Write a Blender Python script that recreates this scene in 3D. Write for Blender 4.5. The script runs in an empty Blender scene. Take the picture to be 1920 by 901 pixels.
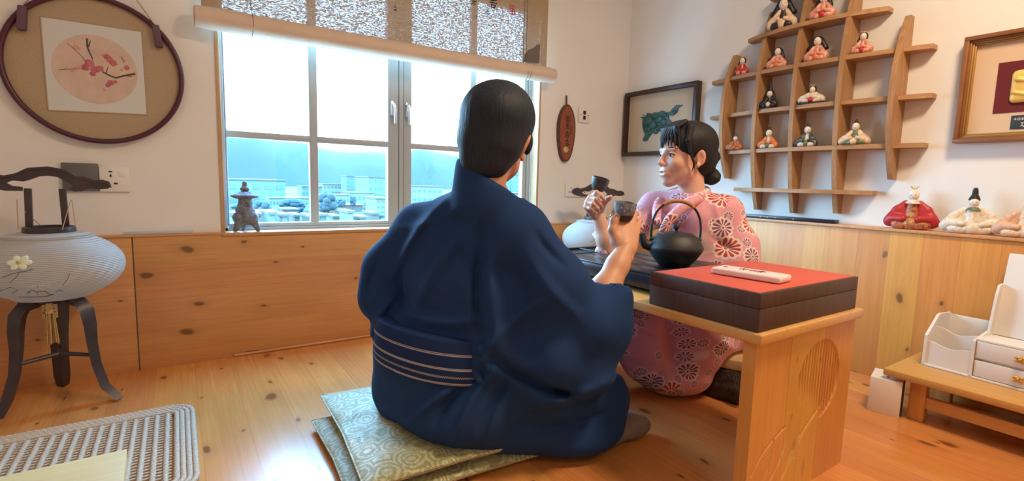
import bpy, bmesh, math, random
import numpy as np
from mathutils import Vector, Matrix, Euler

random.seed(7)
rng = np.random.default_rng(7)
SC = bpy.context.scene
COL = SC.collection
PI = math.pi

# ---------------------------------------------------------------- camera
CAM_H = 0.72
FPX = 937.0                                   # focal length in pixels of the 1920x901 frame
RM = np.array([[0.8316434237071151, 0.04048801905716986, -0.5538320468495248],
               [-0.5546620621063182, 0.10873037961092391, -0.8249410290497323],
               [0.026818140589436955, 0.9932464069215104, 0.11288207330145278]])
cam_d = bpy.data.cameras.new('camera')
cam = bpy.data.objects.new('camera', cam_d)
COL.objects.link(cam)
m4 = Matrix([list(RM[0]) + [0], list(RM[1]) + [0], list(RM[2]) + [CAM_H], [0, 0, 0, 1]])
cam.matrix_world = m4
cam_d.sensor_fit = 'HORIZONTAL'
cam_d.sensor_width = 36.0
cam_d.lens = FPX / 1920 * 36
cam_d.clip_start = 0.02
cam_d.clip_end = 20000
SC.camera = cam
FWD = -RM[:, 2]

# ---------------------------------------------------------------- world, light, exposure
SC.view_settings.view_transform = 'Standard'
SC.view_settings.look = 'None'
SC.view_settings.gamma = 1.0
SC.view_settings.use_curve_mapping = False
SC.view_settings.exposure = 0.53
SC.cycles.use_denoising = True
SC.cycles.max_bounces = 10
SC.cycles.diffuse_bounces = 6
SC.cycles.glossy_bounces = 4
SC.cycles.transparent_max_bounces = 12
SC.cycles.transmission_bounces = 8
SC.cycles.caustics_reflective = False
SC.cycles.caustics_refractive = False
SC.cycles.sample_clamp_indirect = 6.0

SKY_STRENGTH = 17.0
w = bpy.data.worlds.new('sky')
SC.world = w
w.use_nodes = True
nt = w.node_tree
bg = nt.nodes['Background']
tc = nt.nodes.new('ShaderNodeTexCoord')
sx = nt.nodes.new('ShaderNodeSeparateXYZ')
nt.links.new(tc.outputs['Generated'], sx.inputs[0])
cr = nt.nodes.new('ShaderNodeValToRGB')
cr.color_ramp.elements[0].position = 0.0
cr.color_ramp.elements[0].color = (0.70, 0.88, 1.06, 1)
cr.color_ramp.elements[1].position = 0.9
cr.color_ramp.elements[1].color = (0.42, 0.80, 1.45, 1)
nt.links.new(sx.outputs[2], cr.inputs[0])
nt.links.new(cr.outputs[0], bg.inputs[0])
bg.inputs[1].default_value = SKY_STRENGTH


def area_light(name, loc, rot, sx_, sy_, power, color, portal=False, shape='RECTANGLE', spread=PI):
    d = bpy.data.lights.new(name, 'AREA')
    d.shape = shape
    d.size = sx_
    d.size_y = sy_
    d.energy = power
    d.color = color
    d.spread = spread
    o = bpy.data.objects.new(name, d)
    o.location = loc
    o.rotation_euler = rot
    COL.objects.link(o)
    if portal:
        d.cycles.is_portal = True
    return o


# daylight portal in the window opening (guides the sky light; gives none itself)
area_light('window_portal', (0.9, 2.42, 1.1), (-PI / 2, 0, 0), 1.56, 1.2, 1, (1, 1, 1), portal=True)
# the room's warm ceiling lamps
area_light('ceiling_lamp_light', (1.45, 0.1, 2.17), (0, 0, 0), 0.36, 0.36, 24, (1.0, 0.76, 0.50), shape='DISK')
area_light('ceiling_lamp_light', (-0.2, 0.9, 2.17), (0, 0, 0), 0.36, 0.36, 1.5, (1.0, 0.84, 0.66), shape='DISK')
area_light('ceiling_lamp_light', (0.3, -0.9, 2.17), (0, 0, 0), 0.36, 0.36, 4, (1.0, 0.78, 0.56), shape='DISK')

# ---------------------------------------------------------------- helpers: picking points


def ray(u, v):
    return RM @ np.array([u - 960.0, -(v - 450.5), -FPX])


CC = np.array([0, 0, CAM_H])


def P(u, v, d):
    """world point at distance d along the viewing axis"""
    r = ray(u, v)
    return CC + r / np.dot(r, FWD) * d


def PY(u, v, y):
    r = ray(u, v)
    return CC + r * y / r[1]


def PX(u, v, x):
    r = ray(u, v)
    return CC + r * x / r[0]


# ---------------------------------------------------------------- helpers: materials
MATS = {}


class NT:
    def __init__(s, name):
        m = bpy.data.materials.new(name)
        m.use_nodes = True
        s.m = m
        s.t = m.node_tree
        s.n = s.t.nodes
        s.bs = s.n['Principled BSDF']
        s.out = s.n['Material Output']

    def N(s, typ, **kw):
        n = s.n.new(typ)
        for k, v in kw.items():
            if k.startswith('i_'):
                n.inputs[k[2:].replace('_', ' ')].default_value = v
            else:
                setattr(n, k, v)
        return n

    def L(s, a, b):
        s.t.links.new(a, b)

    def inp(s, sock, v):
        if hasattr(v, 'links') or isinstance(v, bpy.types.NodeSocket):
            s.L(v, sock)
        else:
            if isinstance(v, (tuple, list)) and len(v) == 3 and sock.type == 'RGBA':
                v = tuple(v) + (1,)
            sock.default_value = v

    def math(s, op, a, b=0.0, c=None, clamp=False):
        n = s.N('ShaderNodeMath', operation=op, use_clamp=clamp)
        s.inp(n.inputs[0], a)
        s.inp(n.inputs[1], b)
        if c is not None:
            s.inp(n.inputs[2], c)
        return n.outputs[0]

    def mix(s, f, a, b):
        n = s.N('ShaderNodeMix', data_type='RGBA')
        s.inp(n.inputs[0], f)
        s.inp(n.inputs[6], a)
        s.inp(n.inputs[7], b)
        return n.outputs[2]

    def coord(s, kind='Object', scale=(1, 1, 1), rot=(0, 0, 0), loc=(0, 0, 0)):
        tc = s.N('ShaderNodeTexCoord')
        mp = s.N('ShaderNodeMapping')
        mp.inputs['Scale'].default_value = scale
        mp.inputs['Rotation'].default_value = rot
        mp.inputs['Location'].default_value = loc
        s.L(tc.outputs[kind], mp.inputs[0])
        return mp.outputs[0]

    def noise(s, vec, scale=5, detail=3, rough=0.5, dist=0.0):
        n = s.N('ShaderNodeTexNoise')
        n.inputs['Scale'].default_value = scale
        n.inputs['Detail'].default_value = detail
        n.inputs['Roughness'].default_value = rough
        n.inputs['Distortion'].default_value = dist
        if vec is not None:
            s.L(vec, n.inputs['Vector'])
        return n.outputs[0]

    def ramp(s, f, stops):
        n = s.N('ShaderNodeValToRGB')
        e = n.color_ramp.elements
        while len(e) < len(stops):
            e.new(0.5)
        for i, (p, c) in enumerate(stops):
            e[i].position = p
            if not isinstance(c, (tuple, list)):
                c = (c, c, c)
            e[i].color = tuple(c[:3]) + (1,)
        s.inp(n.inputs[0], f)
        return n.outputs[0]

    def bump(s, h, strength=0.3, dist=0.002):
        n = s.N('ShaderNodeBump')
        n.inputs['Strength'].default_value = strength
        n.inputs['Distance'].default_value = dist
        s.L(h, n.inputs['Height'])
        s.L(n.outputs[0], s.bs.inputs['Normal'])

    def sep(s, vec):
        n = s.N('ShaderNodeSeparateXYZ')
        s.L(vec, n.inputs[0])
        return n.outputs

    def comb(s, x, y, z):
        n = s.N('ShaderNodeCombineXYZ')
        s.inp(n.inputs[0], x)
        s.inp(n.inputs[1], y)
        s.inp(n.inputs[2], z)
        return n.outputs[0]

    def fin(s, color=None, rough=0.5, metal=0.0, **kw):
        if color is not None:
            s.inp(s.bs.inputs['Base Color'], color)
        s.inp(s.bs.inputs['Roughness'], rough)
        s.inp(s.bs.inputs['Metallic'], metal)
        for k, v in kw.items():
            s.inp(s.bs.inputs[k], v)
        return s.m


def simple(name, color, rough=0.5, metal=0.0, nscale=0, namp=0.15, bump=0.0, bscale=60, **kw):
    t = NT(name)
    c = color
    vec = t.coord()
    if nscale:
        f = t.noise(vec, nscale, 4, 0.6)
        f = t.ramp(f, [(0.3, 0.0), (0.7, 1.0)])
        lo = tuple(x * (1 - namp) for x in color)
        hi = tuple(min(1, x * (1 + namp)) for x in color)
        c = t.mix(f, lo, hi)
    if bump:
        t.bump(t.noise(vec, bscale, 3), bump)
    t.fin(c, rough, metal, **kw)
    MATS[name] = t.m
    return t.m


def pine(name, axis, base, light, dark, knots=1.0, plank=0.0, plank_axis=None, rough=0.35, coat=0.0, gs=1.0, kscale=3.2, seed=0.0, bump=0.15, pvar=0.2, rings=0.14, kd=0.85, jl=0.4):
    """wood with long grain, plank tone changes and dark knots; axis = grain direction 0/1/2"""
    t = NT(name)
    tc = t.N('ShaderNodeTexCoord')
    o = t.sep(tc.outputs['Object'])
    ax = [o[0], o[1], o[2]]
    al = ax[axis]
    if plank_axis is None:
        plank_axis = [i for i in range(3) if i != axis][0]
    ac = ax[plank_axis]
    other = ax[[i for i in range(3) if i not in (axis, plank_axis)][0]]
    if plank:
        k = t.math('FLOOR', t.math('DIVIDE', t.math('ADD', ac, 10.0 + seed), plank))
        wn = t.N('ShaderNodeTexWhiteNoise', noise_dimensions='1D')
        t.L(k, wn.inputs['W'])
        rnd = wn.outputs['Value']
    else:
        rnd = 0.5
        k = 0.0
    off = t.math('MULTIPLY', k, 3.71) if plank else seed
    al2 = t.math('ADD', al, off)
    v = t.comb(t.math('MULTIPLY', al2, 1.0), t.math('MULTIPLY', ac, 9.0), t.math('MULTIPLY', other, 9.0))
    big = t.noise(v, 1.6 * gs, 3, 0.55, 0.6)
    v2 = t.comb(t.math('MULTIPLY', al2, 2.2), t.math('MULTIPLY', ac, 90.0), t.math('MULTIPLY', other, 90.0))
    fine = t.noise(v2, 1.2 * gs, 4, 0.6, 0.3)
    # growth rings
    ring = t.math('SINE', t.math('MULTIPLY', t.math('ADD', t.math('MULTIPLY', big, 60.0), t.math('MULTIPLY', ac, 60.0)), 1.0))
    ring = t.math('MULTIPLY_ADD', ring, 0.5, 0.5)
    f = t.math('ADD', t.math('MULTIPLY', ring, rings), t.math('MULTIPLY', t.math('ADD', t.math('MULTIPLY', fine, 0.6), t.math('MULTIPLY', big, 0.4)), 1.0 - rings))
    c = t.ramp(f, [(0.22, dark), (0.46, base), (0.72, light)])
    blot = t.noise(t.comb(al2, t.math('MULTIPLY', ac, 2.5), other), 2.5, 2, 0.5)
    c = t.mix(t.ramp(blot, [(0.35, 0.0), (0.75, 0.55)]), c, tuple(x * 0.72 for x in base))
    if plank:
        hsv = t.N('ShaderNodeHueSaturation')
        t.L(c, hsv.inputs['Color'])
        t.L(t.math('MULTIPLY_ADD', rnd, pvar, 1.0 - pvar / 2), hsv.inputs['Value'])
        t.L(t.math('MULTIPLY_ADD', rnd, 0.018, 0.491), hsv.inputs['Hue'])
        c = hsv.outputs[0]
        fr = t.math('FRACT', t.math('DIVIDE', t.math('ADD', ac, 10.0 + seed), plank))
        edge = t.math('MINIMUM', fr, t.math('SUBTRACT', 1.0, fr))
        c = t.mix(t.math('MULTIPLY', t.math('LESS_THAN', edge, 0.0012 / plank), jl), c, tuple(x * 0.25 for x in dark))
    if knots:
        kv = t.comb(t.math('MULTIPLY', al2, 0.55), ac, 0.0)
        jit = t.N('ShaderNodeTexNoise')
        jit.inputs['Scale'].default_value = 14
        t.L(kv, jit.inputs['Vector'])
        kv2 = t.N('ShaderNodeVectorMath', operation='MULTIPLY_ADD')
        t.L(jit.outputs['Color'], kv2.inputs[0])
        kv2.inputs[1].default_value = (0.03, 0.03, 0.03)
        t.L(kv, kv2.inputs[2])
        vo = t.N('ShaderNodeTexVoronoi', voronoi_dimensions='2D')
        vo.inputs['Scale'].default_value = kscale
        t.L(kv2.outputs[0], vo.inputs['Vector'])
        cs = t.sep(vo.outputs['Color'])
        rad = t.math('MULTIPLY', t.math('MULTIPLY_ADD', t.math('POWER', cs[0], 2.0), 0.070, 0.020), knots)
        q = t.math('DIVIDE', vo.outputs['Distance'], rad)
        core = t.ramp(q, [(0.55, 1.0), (1.0, 0.0)])
        halo = t.ramp(t.math('DIVIDE', q, 2.6), [(0.3, 0.35), (1.0, 0.0)])
        c = t.mix(halo, c, tuple(x * 0.62 for x in base))
        c = t.mix(t.math('MULTIPLY', core, kd), c, tuple(x * 0.30 for x in dark))
    if bump:
        t.bump(fine, bump, 0.0012)
    t.fin(c, rough)
    if coat:
        t.bs.inputs['Coat Weight'].default_value = coat
        t.bs.inputs['Coat Roughness'].default_value = 0.2
    MATS[name] = t.m
    return t.m


# ---------------------------------------------------------------- helpers: meshes


def link(o, parent=None):
    COL.objects.link(o)
    if parent is not None:
        o.parent = parent
    return o


def tag(o, label=None, cat=None, group=None, kind=None):
    if label:
        o['label'] = label
    if cat:
        o['category'] = cat
    if group:
        o['group'] = group
    if kind:
        o['kind'] = kind
    return o


def thing(name, label, cat, loc=(0, 0, 0), rotz=0.0, group=None, rot=None):
    o = bpy.data.objects.new(name, None)
    o.empty_display_size = 0.05
    o.location = loc
    o.rotation_euler = rot if rot is not None else (0, 0, rotz)
    link(o)
    bpy.context.view_layer.update()
    return tag(o, label, cat, group)


def perp(d):
    d = Vector(d).normalized()
    a = Vector((0, 0, 1)) if abs(d.z) < 0.9 else Vector((1, 0, 0))
    u = d.cross(a).normalized()
    return u, d.cross(u).normalized()


class MB:
    def __init__(s):
        s.bm = bmesh.new()

    def box(s, x0, x1, y0, y1, z0, z1, bev=0.0, M=None, seg=2):
        vs = [s.bm.verts.new((x, y, z)) for x in (x0, x1) for y in (y0, y1) for z in (z0, z1)]
        idx = [(0, 1, 3, 2), (4, 6, 7, 5), (0, 4, 5, 1), (2, 3, 7, 6), (0, 2, 6, 4), (1, 5, 7, 3)]
        fs = [s.bm.faces.new([vs[i] for i in f]) for f in idx]
        if bev > 0:
            es = list({e for f in fs for e in f.edges})
            r = bmesh.ops.bevel(s.bm, geom=es, offset=bev, segments=seg, affect='EDGES', profile=0.5)
            vs = list({v for f in r['faces'] for v in f.verts} | {v for v in vs if v.is_valid})
        if M is not None:
            for v in vs:
                if v.is_valid:
                    v.co = M @ v.co
        return s

    def tube(s, pts, rad, seg=10, closed=False, cap=True, squash=None):
        pts = [Vector(p) for p in pts]
        n = len(pts)
        rad = rad if hasattr(rad, '__len__') else [rad] * n
        rings = []
        u = None
        for i, p in enumerate(pts):
            a = pts[(i - 1) % n] if (closed or i > 0) else pts[i]
            b = pts[(i + 1) % n] if (closed or i < n - 1) else pts[i]
            d = (b - a)
            if d.length < 1e-9:
                d = Vector((0, 0, 1))
            d.normalize()
            if u is None:
                u, _ = perp(d)
            u = (u - d * u.dot(d))
            if u.length < 1e-6:
                u, _ = perp(d)
            u.normalize()
            w_ = d.cross(u)
            sq = squash or (1, 1)
            rings.append([s.bm.verts.new(p + (u * math.cos(t) * sq[0] + w_ * math.sin(t) * sq[1]) * rad[i])
                          for t in [2 * PI * k / seg for k in range(seg)]])
        m = n if closed else n - 1
        for i in range(m):
            A, B = rings[i], rings[(i + 1) % n]
            for k in range(seg):
                s.bm.faces.new((A[k], A[(k + 1) % seg], B[(k + 1) % seg], B[k]))
        if cap and not closed:
            s.bm.faces.new(rings[0][::-1])
            s.bm.faces.new(rings[-1])
        return s

    def lathe(s, prof, c=(0, 0, 0), seg=32, M=None, sy=1.0):
        """prof: (r, z) list; turns about z through c"""
        c = Vector(c)
        rings = []
        for r, z in prof:
            if r < 1e-6:
                rings.append([s.bm.verts.new(c + Vector((0, 0, z)))])
            else:
                rings.append([s.bm.verts.new(c + Vector((r * math.cos(2 * PI * k / seg), sy * r * math.sin(2 * PI * k / seg), z))) for k in range(seg)])
        for A, B in zip(rings[:-1], rings[1:]):
            for k in range(seg):
                k2 = (k + 1) % seg
                if len(A) == 1 and len(B) == 1:
                    continue
                if len(A) == 1:
                    s.bm.faces.new((A[0], B[k2], B[k]))
                elif len(B) == 1:
                    s.bm.faces.new((A[k], A[k2], B[0]))
                else:
                    s.bm.faces.new((A[k], A[k2], B[k2], B[k]))
        if M is not None:
            for R_ in rings:
                for v in R_:
                    v.co = M @ v.co
        return s

    def prism(s, poly, o, u, v, w):
        """2-D polygon poly (a,b) placed at o + a*u + b*v, extruded by vector w"""
        o, u, v, w = Vector(o), Vector(u), Vector(v), Vector(w)
        A = [s.bm.verts.new(o + u * a + v * b) for a, b in poly]
        B = [s.bm.verts.new(x.co + w) for x in A]
        n = len(A)
        fa = s.bm.faces.new(A)
        fb = s.bm.faces.new(B[::-1])
        for i in range(n):
            s.bm.faces.new((A[i], B[i], B[(i + 1) % n], A[(i + 1) % n]))
        return s

    def ell(s, c, r, M=None, seg=20, rings=12):
        c = Vector(c)
        r = r if hasattr(r, '__len__') else (r, r, r)
        prof = [(math.sin(PI * i / rings), -math.cos(PI * i / rings)) for i in range(rings + 1)]
        MM = Matrix.Translation(c) @ (M.to_4x4() if M is not None else Matrix.Identity(4)) @ Matrix.Diagonal((r[0], r[1], r[2], 1))
        return s.lathe(prof, (0, 0, 0), seg, MM)

    def build(s, name, mat, parent=None, smooth=True, angle=40, world=True, label=None):
        bmesh.ops.recalc_face_normals(s.bm, faces=s.bm.faces)
        me = bpy.data.meshes.new(name)
        s.bm.to_mesh(me)
        s.bm.free()
        return finish(name, me, mat, parent, smooth, angle, world, label)


def finish(name, me, mat, parent=None, smooth=True, angle=40, world=True, label=None):
    if mat is not None:
        me.materials.append(mat)
    if smooth:
        me.shade_smooth()
        if angle < 180:
            me.set_sharp_from_angle(angle=math.radians(angle))
    o = bpy.data.objects.new(name, me)
    link(o, parent)
    if parent is not None and world:
        # mesh is given in world coordinates: keep it there
        me.transform(world_of(parent).inverted())
    if label:
        o['label'] = label
    return o


def world_of(o):
    M = Matrix.LocRotScale(o.location, o.rotation_euler, o.scale)
    if o.parent is not None:
        M = world_of(o.parent) @ M
    return M


def copy_tree(o, parent=None):
    c = o.copy()
    COL.objects.link(c)
    if parent is not None:
        c.parent = parent
    for ch in list(o.children):
        copy_tree(ch, c)
    return c


# ---------------------------------------------------------------- helpers: sculpting by distance fields


def rotm(M):
    return np.array(M.to_3x3()) if hasattr(M, 'to_3x3') else np.array(M)


class Sculpt:
    """a body modelled by smooth unions of rounded forms and turned into one continuous surface"""

    def __init__(s):
        s.ops = []

    def cone(s, a, b, ra, rb=None, k=0.02, sub=False, flat=None):
        rb = ra if rb is None else rb
        a = np.array(a, float)
        b = np.array(b, float)

        def f(p):
            ba = b - a
            l2 = max(ba @ ba, 1e-12)
            t = np.clip(((p - a) @ ba) / l2, 0, 1)
            q = p - a - t[:, None] * ba
            if flat is not None:
                ax, fac = flat
                ax = np.array(ax, float)
                ax /= np.linalg.norm(ax)
                qa = q @ ax
                q = q + np.outer(qa * (fac - 1), ax)
            return np.sqrt((q * q).sum(1)) - (ra + (rb - ra) * t)
        lo = np.minimum(a - ra, b - rb)
        hi = np.maximum(a + ra, b + rb)
        s.ops.append((f, k, sub, lo, hi))
        return s

    def chain(s, pts, rads, k=0.02, sub=False, flat=None):
        for i in range(len(pts) - 1):
            s.cone(pts[i], pts[i + 1], rads[i], rads[i + 1], k, sub, flat)
        return s

    def ell(s, c, r, R=None, k=0.02, sub=False):
        c = np.array(c, float)
        r = np.array(r if hasattr(r, '__len__') else (r, r, r), float)
        Rm = np.eye(3) if R is None else rotm(R)

        def f(p):
            q = (p - c) @ Rm
            k0 = np.sqrt(((q / r) ** 2).sum(1))
            k1 = np.sqrt(((q / (r * r)) ** 2).sum(1))
            return k0 * (k0 - 1) / np.maximum(k1, 1e-6)
        m = r.max()
        s.ops.append((f, k, sub, c - m, c + m))
        return s

    def box(s, c, r, R=None, rd=0.005, k=0.01, sub=False):
        c = np.array(c, float)
        r = np.array(r, float)
        Rm = np.eye(3) if R is None else rotm(R)

        def f(p):
            q = np.abs((p - c) @ Rm) - (r - rd)
            return np.sqrt((np.maximum(q, 0) ** 2).sum(1)) + np.minimum(q.max(1), 0) - rd
        m = np.sqrt((r * r).sum())
        s.ops.append((f, k, sub, c - m, c + m))
        return s

    def plane(s, c, n, k=0.005):
        """cut away the side the normal points to"""
        c = np.array(c, float)
        n = np.array(n, float)
        n = n / np.linalg.norm(n)
        s.ops.append((lambda p: -((p - c) @ n), k, True, None, None))
        return s

    def fn(s, f, k=0.005, sub=True):
        s.ops.append((f, k, sub, None, None))
        return s

    def eval(s, p):
        d = np.full(len(p), 10.0, np.float32)
        for f, k, sub, lo, hi in s.ops:
            if lo is not None:
                m = ((p > lo - k - 0.03) & (p < hi + k + 0.03)).all(1)
                if not m.any():
                    continue
                e = f(p[m]).astype(np.float32)
                dm = d[m]
            else:
                m = slice(None)
                e = f(p).astype(np.float32)
                dm = d
            if sub:
                e = -e
                h = np.clip(0.5 - 0.5 * (dm - e) / k, 0, 1)
                r = dm * (1 - h) + e * h + k * h * (1 - h)
            else:
                h = np.clip(0.5 + 0.5 * (dm - e) / k, 0, 1)
                r = dm * (1 - h) + e * h - k * h * (1 - h)
            d[m] = r
        return d

    def bounds(s, pad):
        los = [o[3] for o in s.ops if o[3] is not None and not o[2]]
        his = [o[4] for o in s.ops if o[4] is not None and not o[2]]
        return np.min(los, 0) - pad, np.max(his, 0) + pad

    def mesh(s, h, disp=None, T=None, smooth=1):
        lo, hi = s.bounds(2.5 * h)
        n = np.ceil((hi - lo) / h).astype(int) + 1
        g = [lo[i] + h * np.arange(n[i]) for i in range(3)]
        X, Y, Z = np.meshgrid(*g, indexing='ij')
        p = np.stack([X.ravel(), Y.ravel(), Z.ravel()], 1)
        d = s.eval(p)
        if disp is not None:
            near = np.abs(d) < 0.04
            dd = np.zeros_like(d)
            dd[near] = disp(p[near])
            d = d - dd
        V, F = surface_nets(d.reshape(n), lo, h)
        if smooth:
            V = relax(V, F, smooth)
        if T is not None:
            A = np.array(T)
            V = V @ A[:3, :3].T + A[:3, 3]
        return V, F


def surface_nets(vol, lo, h):
    ins = vol < 0
    nx, ny, nz = vol.shape
    s = np.zeros((nx - 1, ny - 1, nz - 1), int)
    for i in (0, 1):
        for j in (0, 1):
            for k in (0, 1):
                s += ins[i:nx - 1 + i, j:ny - 1 + j, k:nz - 1 + k]
    act = (s > 0) & (s < 8)
    idx = -np.ones(act.shape, int)
    cells = np.argwhere(act)
    idx[act] = np.arange(len(cells))
    acc = np.zeros((len(cells), 3))
    cnt = np.zeros(len(cells))
    corners = [(i, j, k) for i in (0, 1) for j in (0, 1) for k in (0, 1)]
    c = cells
    vals = {q: vol[c[:, 0] + q[0], c[:, 1] + q[1], c[:, 2] + q[2]] for q in corners}
    for a in corners:
        for ax in range(3):
            if a[ax] == 1:
                continue
            b = list(a)
            b[ax] = 1
            b = tuple(b)
            va, vb = vals[a], vals[b]
            m = (va < 0) != (vb < 0)
            t = np.where(m, va / np.where(m, va - vb, 1), 0)
            pt = np.tile(np.array(a, float), (len(c), 1))
            pt[:, ax] = t
            acc[m] += pt[m]
            cnt[m] += 1
    V = (cells + acc / cnt[:, None]) * h + lo
    F = []
    for ax in range(3):
        o1, o2 = [(1, 2), (2, 0), (0, 1)][ax]
        A = ins
        sl0 = [slice(None)] * 3
        sl1 = [slice(None)] * 3
        sl0[ax] = slice(0, -1)
        sl1[ax] = slice(1, None)
        a0, a1 = A[tuple(sl0)], A[tuple(sl1)]
        e = np.argwhere(a0 != a1)
        e = e[(e[:, o1] > 0) & (e[:, o2] > 0) & (e[:, o1] < vol.shape[o1] - 1) & (e[:, o2] < vol.shape[o2] - 1)]
        flip = a0[e[:, 0], e[:, 1], e[:, 2]]
        q = []
        for d1, d2 in ((-1, -1), (0, -1), (0, 0), (-1, 0)):
            cc = e.copy()
            cc[:, o1] += d1
            cc[:, o2] += d2
            q.append(idx[cc[:, 0], cc[:, 1], cc[:, 2]])
        q = np.stack(q, 1)
        q[~flip] = q[~flip][:, ::-1]
        F.append(q)
    F = np.concatenate(F)
    F = F[(F >= 0).all(1)]
    return V, F


def relax(V, F, it):
    n = len(V)
    for _ in range(it):
        acc = np.zeros((n, 3))
        cnt = np.zeros(n)
        for k in range(4):
            a, b = F[:, k], F[:, (k + 1) % 4]
            for ax in range(3):
                acc[:, ax] += np.bincount(a, V[b, ax], n) + np.bincount(b, V[a, ax], n)
            cnt += np.bincount(a, minlength=n) + np.bincount(b, minlength=n)
        V = 0.5 * V + 0.5 * acc / np.maximum(cnt, 1)[:, None]
    return V


def np_mesh(name, parts, mat, parent=None, uv=None, world=True, label=None, angle=180):
    """parts: list of (V, F) quads -> one mesh object"""
    Vs, Fs, off = [], [], 0
    for V, F in parts:
        Vs.append(V)
        Fs.append(F + off)
        off += len(V)
    V = np.concatenate(Vs)
    F = np.concatenate(Fs)
    me = bpy.data.meshes.new(name)
    me.vertices.add(len(V))
    me.vertices.foreach_set('co', V.astype(np.float32).ravel())
    me.loops.add(len(F) * 4)
    me.loops.foreach_set('vertex_index', F.astype(np.int32).ravel())
    me.polygons.add(len(F))
    me.polygons.foreach_set('loop_start', np.arange(0, len(F) * 4, 4, dtype=np.int32))
    me.update(calc_edges=True)
    me.validate()
    if uv is not None:
        l = me.uv_layers.new(name='UVMap')
        vi = np.zeros(len(me.loops), np.int32)
        me.loops.foreach_get('vertex_index', vi)
        U = uv(V)
        l.data.foreach_set('uv', U[vi].astype(np.float32).ravel())
    return finish(name, me, mat, parent, True, angle, world, label)


def frame(x=None, z=None, y=None):
    """3x3 (numpy) with the given unit axes as columns; z is kept, x (or y) is made square to it"""
    z = np.array(z, float)
    z /= np.linalg.norm(z)
    if x is not None:
        x = np.array(x, float)
        x = x - z * (x @ z)
        x /= np.linalg.norm(x)
        y = np.cross(z, x)
    else:
        y = np.array(y, float)
        y = y - z * (y @ z)
        y /= np.linalg.norm(y)
        x = np.cross(y, z)
    return np.stack([x, y, z], 1)


def TR(Rm, c, s=1.0):
    M = np.eye(4)
    M[:3, :3] = np.array(Rm) * s
    M[:3, 3] = c
    return M


def fold_noise(seed, n=10, f0=6, f1=22, amp=1.0, stretch=None):
    """cheap smooth 3-D noise from warped sines, for cloth"""
    r = np.random.default_rng(seed)
    D = r.normal(size=(n, 3))
    D /= np.linalg.norm(D, axis=1)[:, None]
    if stretch is not None:
        D *= np.array(stretch)
    fr = np.exp(r.uniform(math.log(f0), math.log(f1), n))
    ph = r.uniform(0, 6.28, n)

    def f(p):
        o = np.zeros(len(p))
        w_ = 0.03 * np.sin(p[:, [1, 2, 0]] * 13 + 1.3)
        for i in range(n):
            o += np.sin(((p + w_) @ D[i]) * fr[i] * 2 + ph[i]) / n ** 0.5
        return o * amp
    return f

# ================================================================ MATERIALS
WALL = simple('plaster', (0.80, 0.80, 0.79), 0.85, bump=0.08, bscale=180, nscale=3, namp=0.02)
CEIL = simple('ceiling_paint', (0.82, 0.80, 0.76), 0.9)
FLOOR = pine('floor_pine', 1, (0.64, 0.26, 0.070), (0.74, 0.34, 0.105), (0.50, 0.17, 0.04), knots=1.5, plank=0.118, plank_axis=0, rough=0.25, coat=0.5, kscale=6.5, bump=0.05, pvar=0.14, rings=0.05, jl=0.22)
WAIN_H = pine('wainscot_pine', 0, (0.62, 0.30, 0.115), (0.70, 0.37, 0.155), (0.50, 0.21, 0.07), knots=1.35, plank=0.124, plank_axis=2, rough=0.42, kscale=6.2, seed=0.03, pvar=0.07, rings=0.06, jl=0.08)
WAIN_V = pine('wainscot_pine_upright', 2, (0.66, 0.30, 0.065), (0.74, 0.37, 0.095), (0.54, 0.22, 0.045), knots=1.4, plank=0.105, plank_axis=1, rough=0.42, kscale=5.6, seed=0.04, pvar=0.10, rings=0.06, jl=0.25)
TRIMW = pine('trim_pine', 0, (0.60, 0.30, 0.13), (0.68, 0.38, 0.18), (0.45, 0.2, 0.08), knots=0.0, rough=0.4)
TABLEW = pine('table_wood', 2, (0.64, 0.32, 0.075), (0.72, 0.40, 0.11), (0.52, 0.235, 0.05), knots=0.5, plank=0.16, plank_axis=0, rough=0.38, kscale=5, coat=0.15, pvar=0.08, rings=0.05, kd=0.35)
TABLETOP = pine('table_top_wood', 1, (0.66, 0.37, 0.12), (0.74, 0.45, 0.17), (0.52, 0.27, 0.08), knots=0.4, rough=0.35, kscale=5, coat=0.15, rings=0.06, kd=0.5)
SHELFW = pine('shelf_wood', 2, (0.42, 0.225, 0.10), (0.52, 0.31, 0.15), (0.28, 0.13, 0.05), knots=0.0, rough=0.5)
SHELFWH = pine('shelf_wood_level', 1, (0.45, 0.245, 0.11), (0.56, 0.34, 0.17), (0.30, 0.14, 0.055), knots=0.0, rough=0.5)
BENCHW = pine('bench_wood', 1, (0.62, 0.33, 0.09), (0.72, 0.42, 0.13), (0.54, 0.27, 0.07), knots=0.6, rough=0.4, kscale=6, rings=0.06)
STOOLW = pine('stool_wood', 0, (0.66, 0.50, 0.22), (0.76, 0.60, 0.30), (0.56, 0.40, 0.16), knots=0.8, rough=0.5, kscale=6, rings=0.05, pvar=0.1)
WINF = simple('window_paint_backlit', (0.42, 0.47, 0.53), 0.45)  # white frame; its backlit blue-grey shade is put into the base colour
WHITE = simple('white_plastic', (0.80, 0.79, 0.77), 0.35)
DARKHOLE = simple('dark_hole', (0.015, 0.015, 0.015), 0.6)
METAL = simple('steel', (0.6, 0.62, 0.65), 0.3, 1.0)
GREYP = simple('grey_plastic', (0.12, 0.13, 0.14), 0.4)

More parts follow.
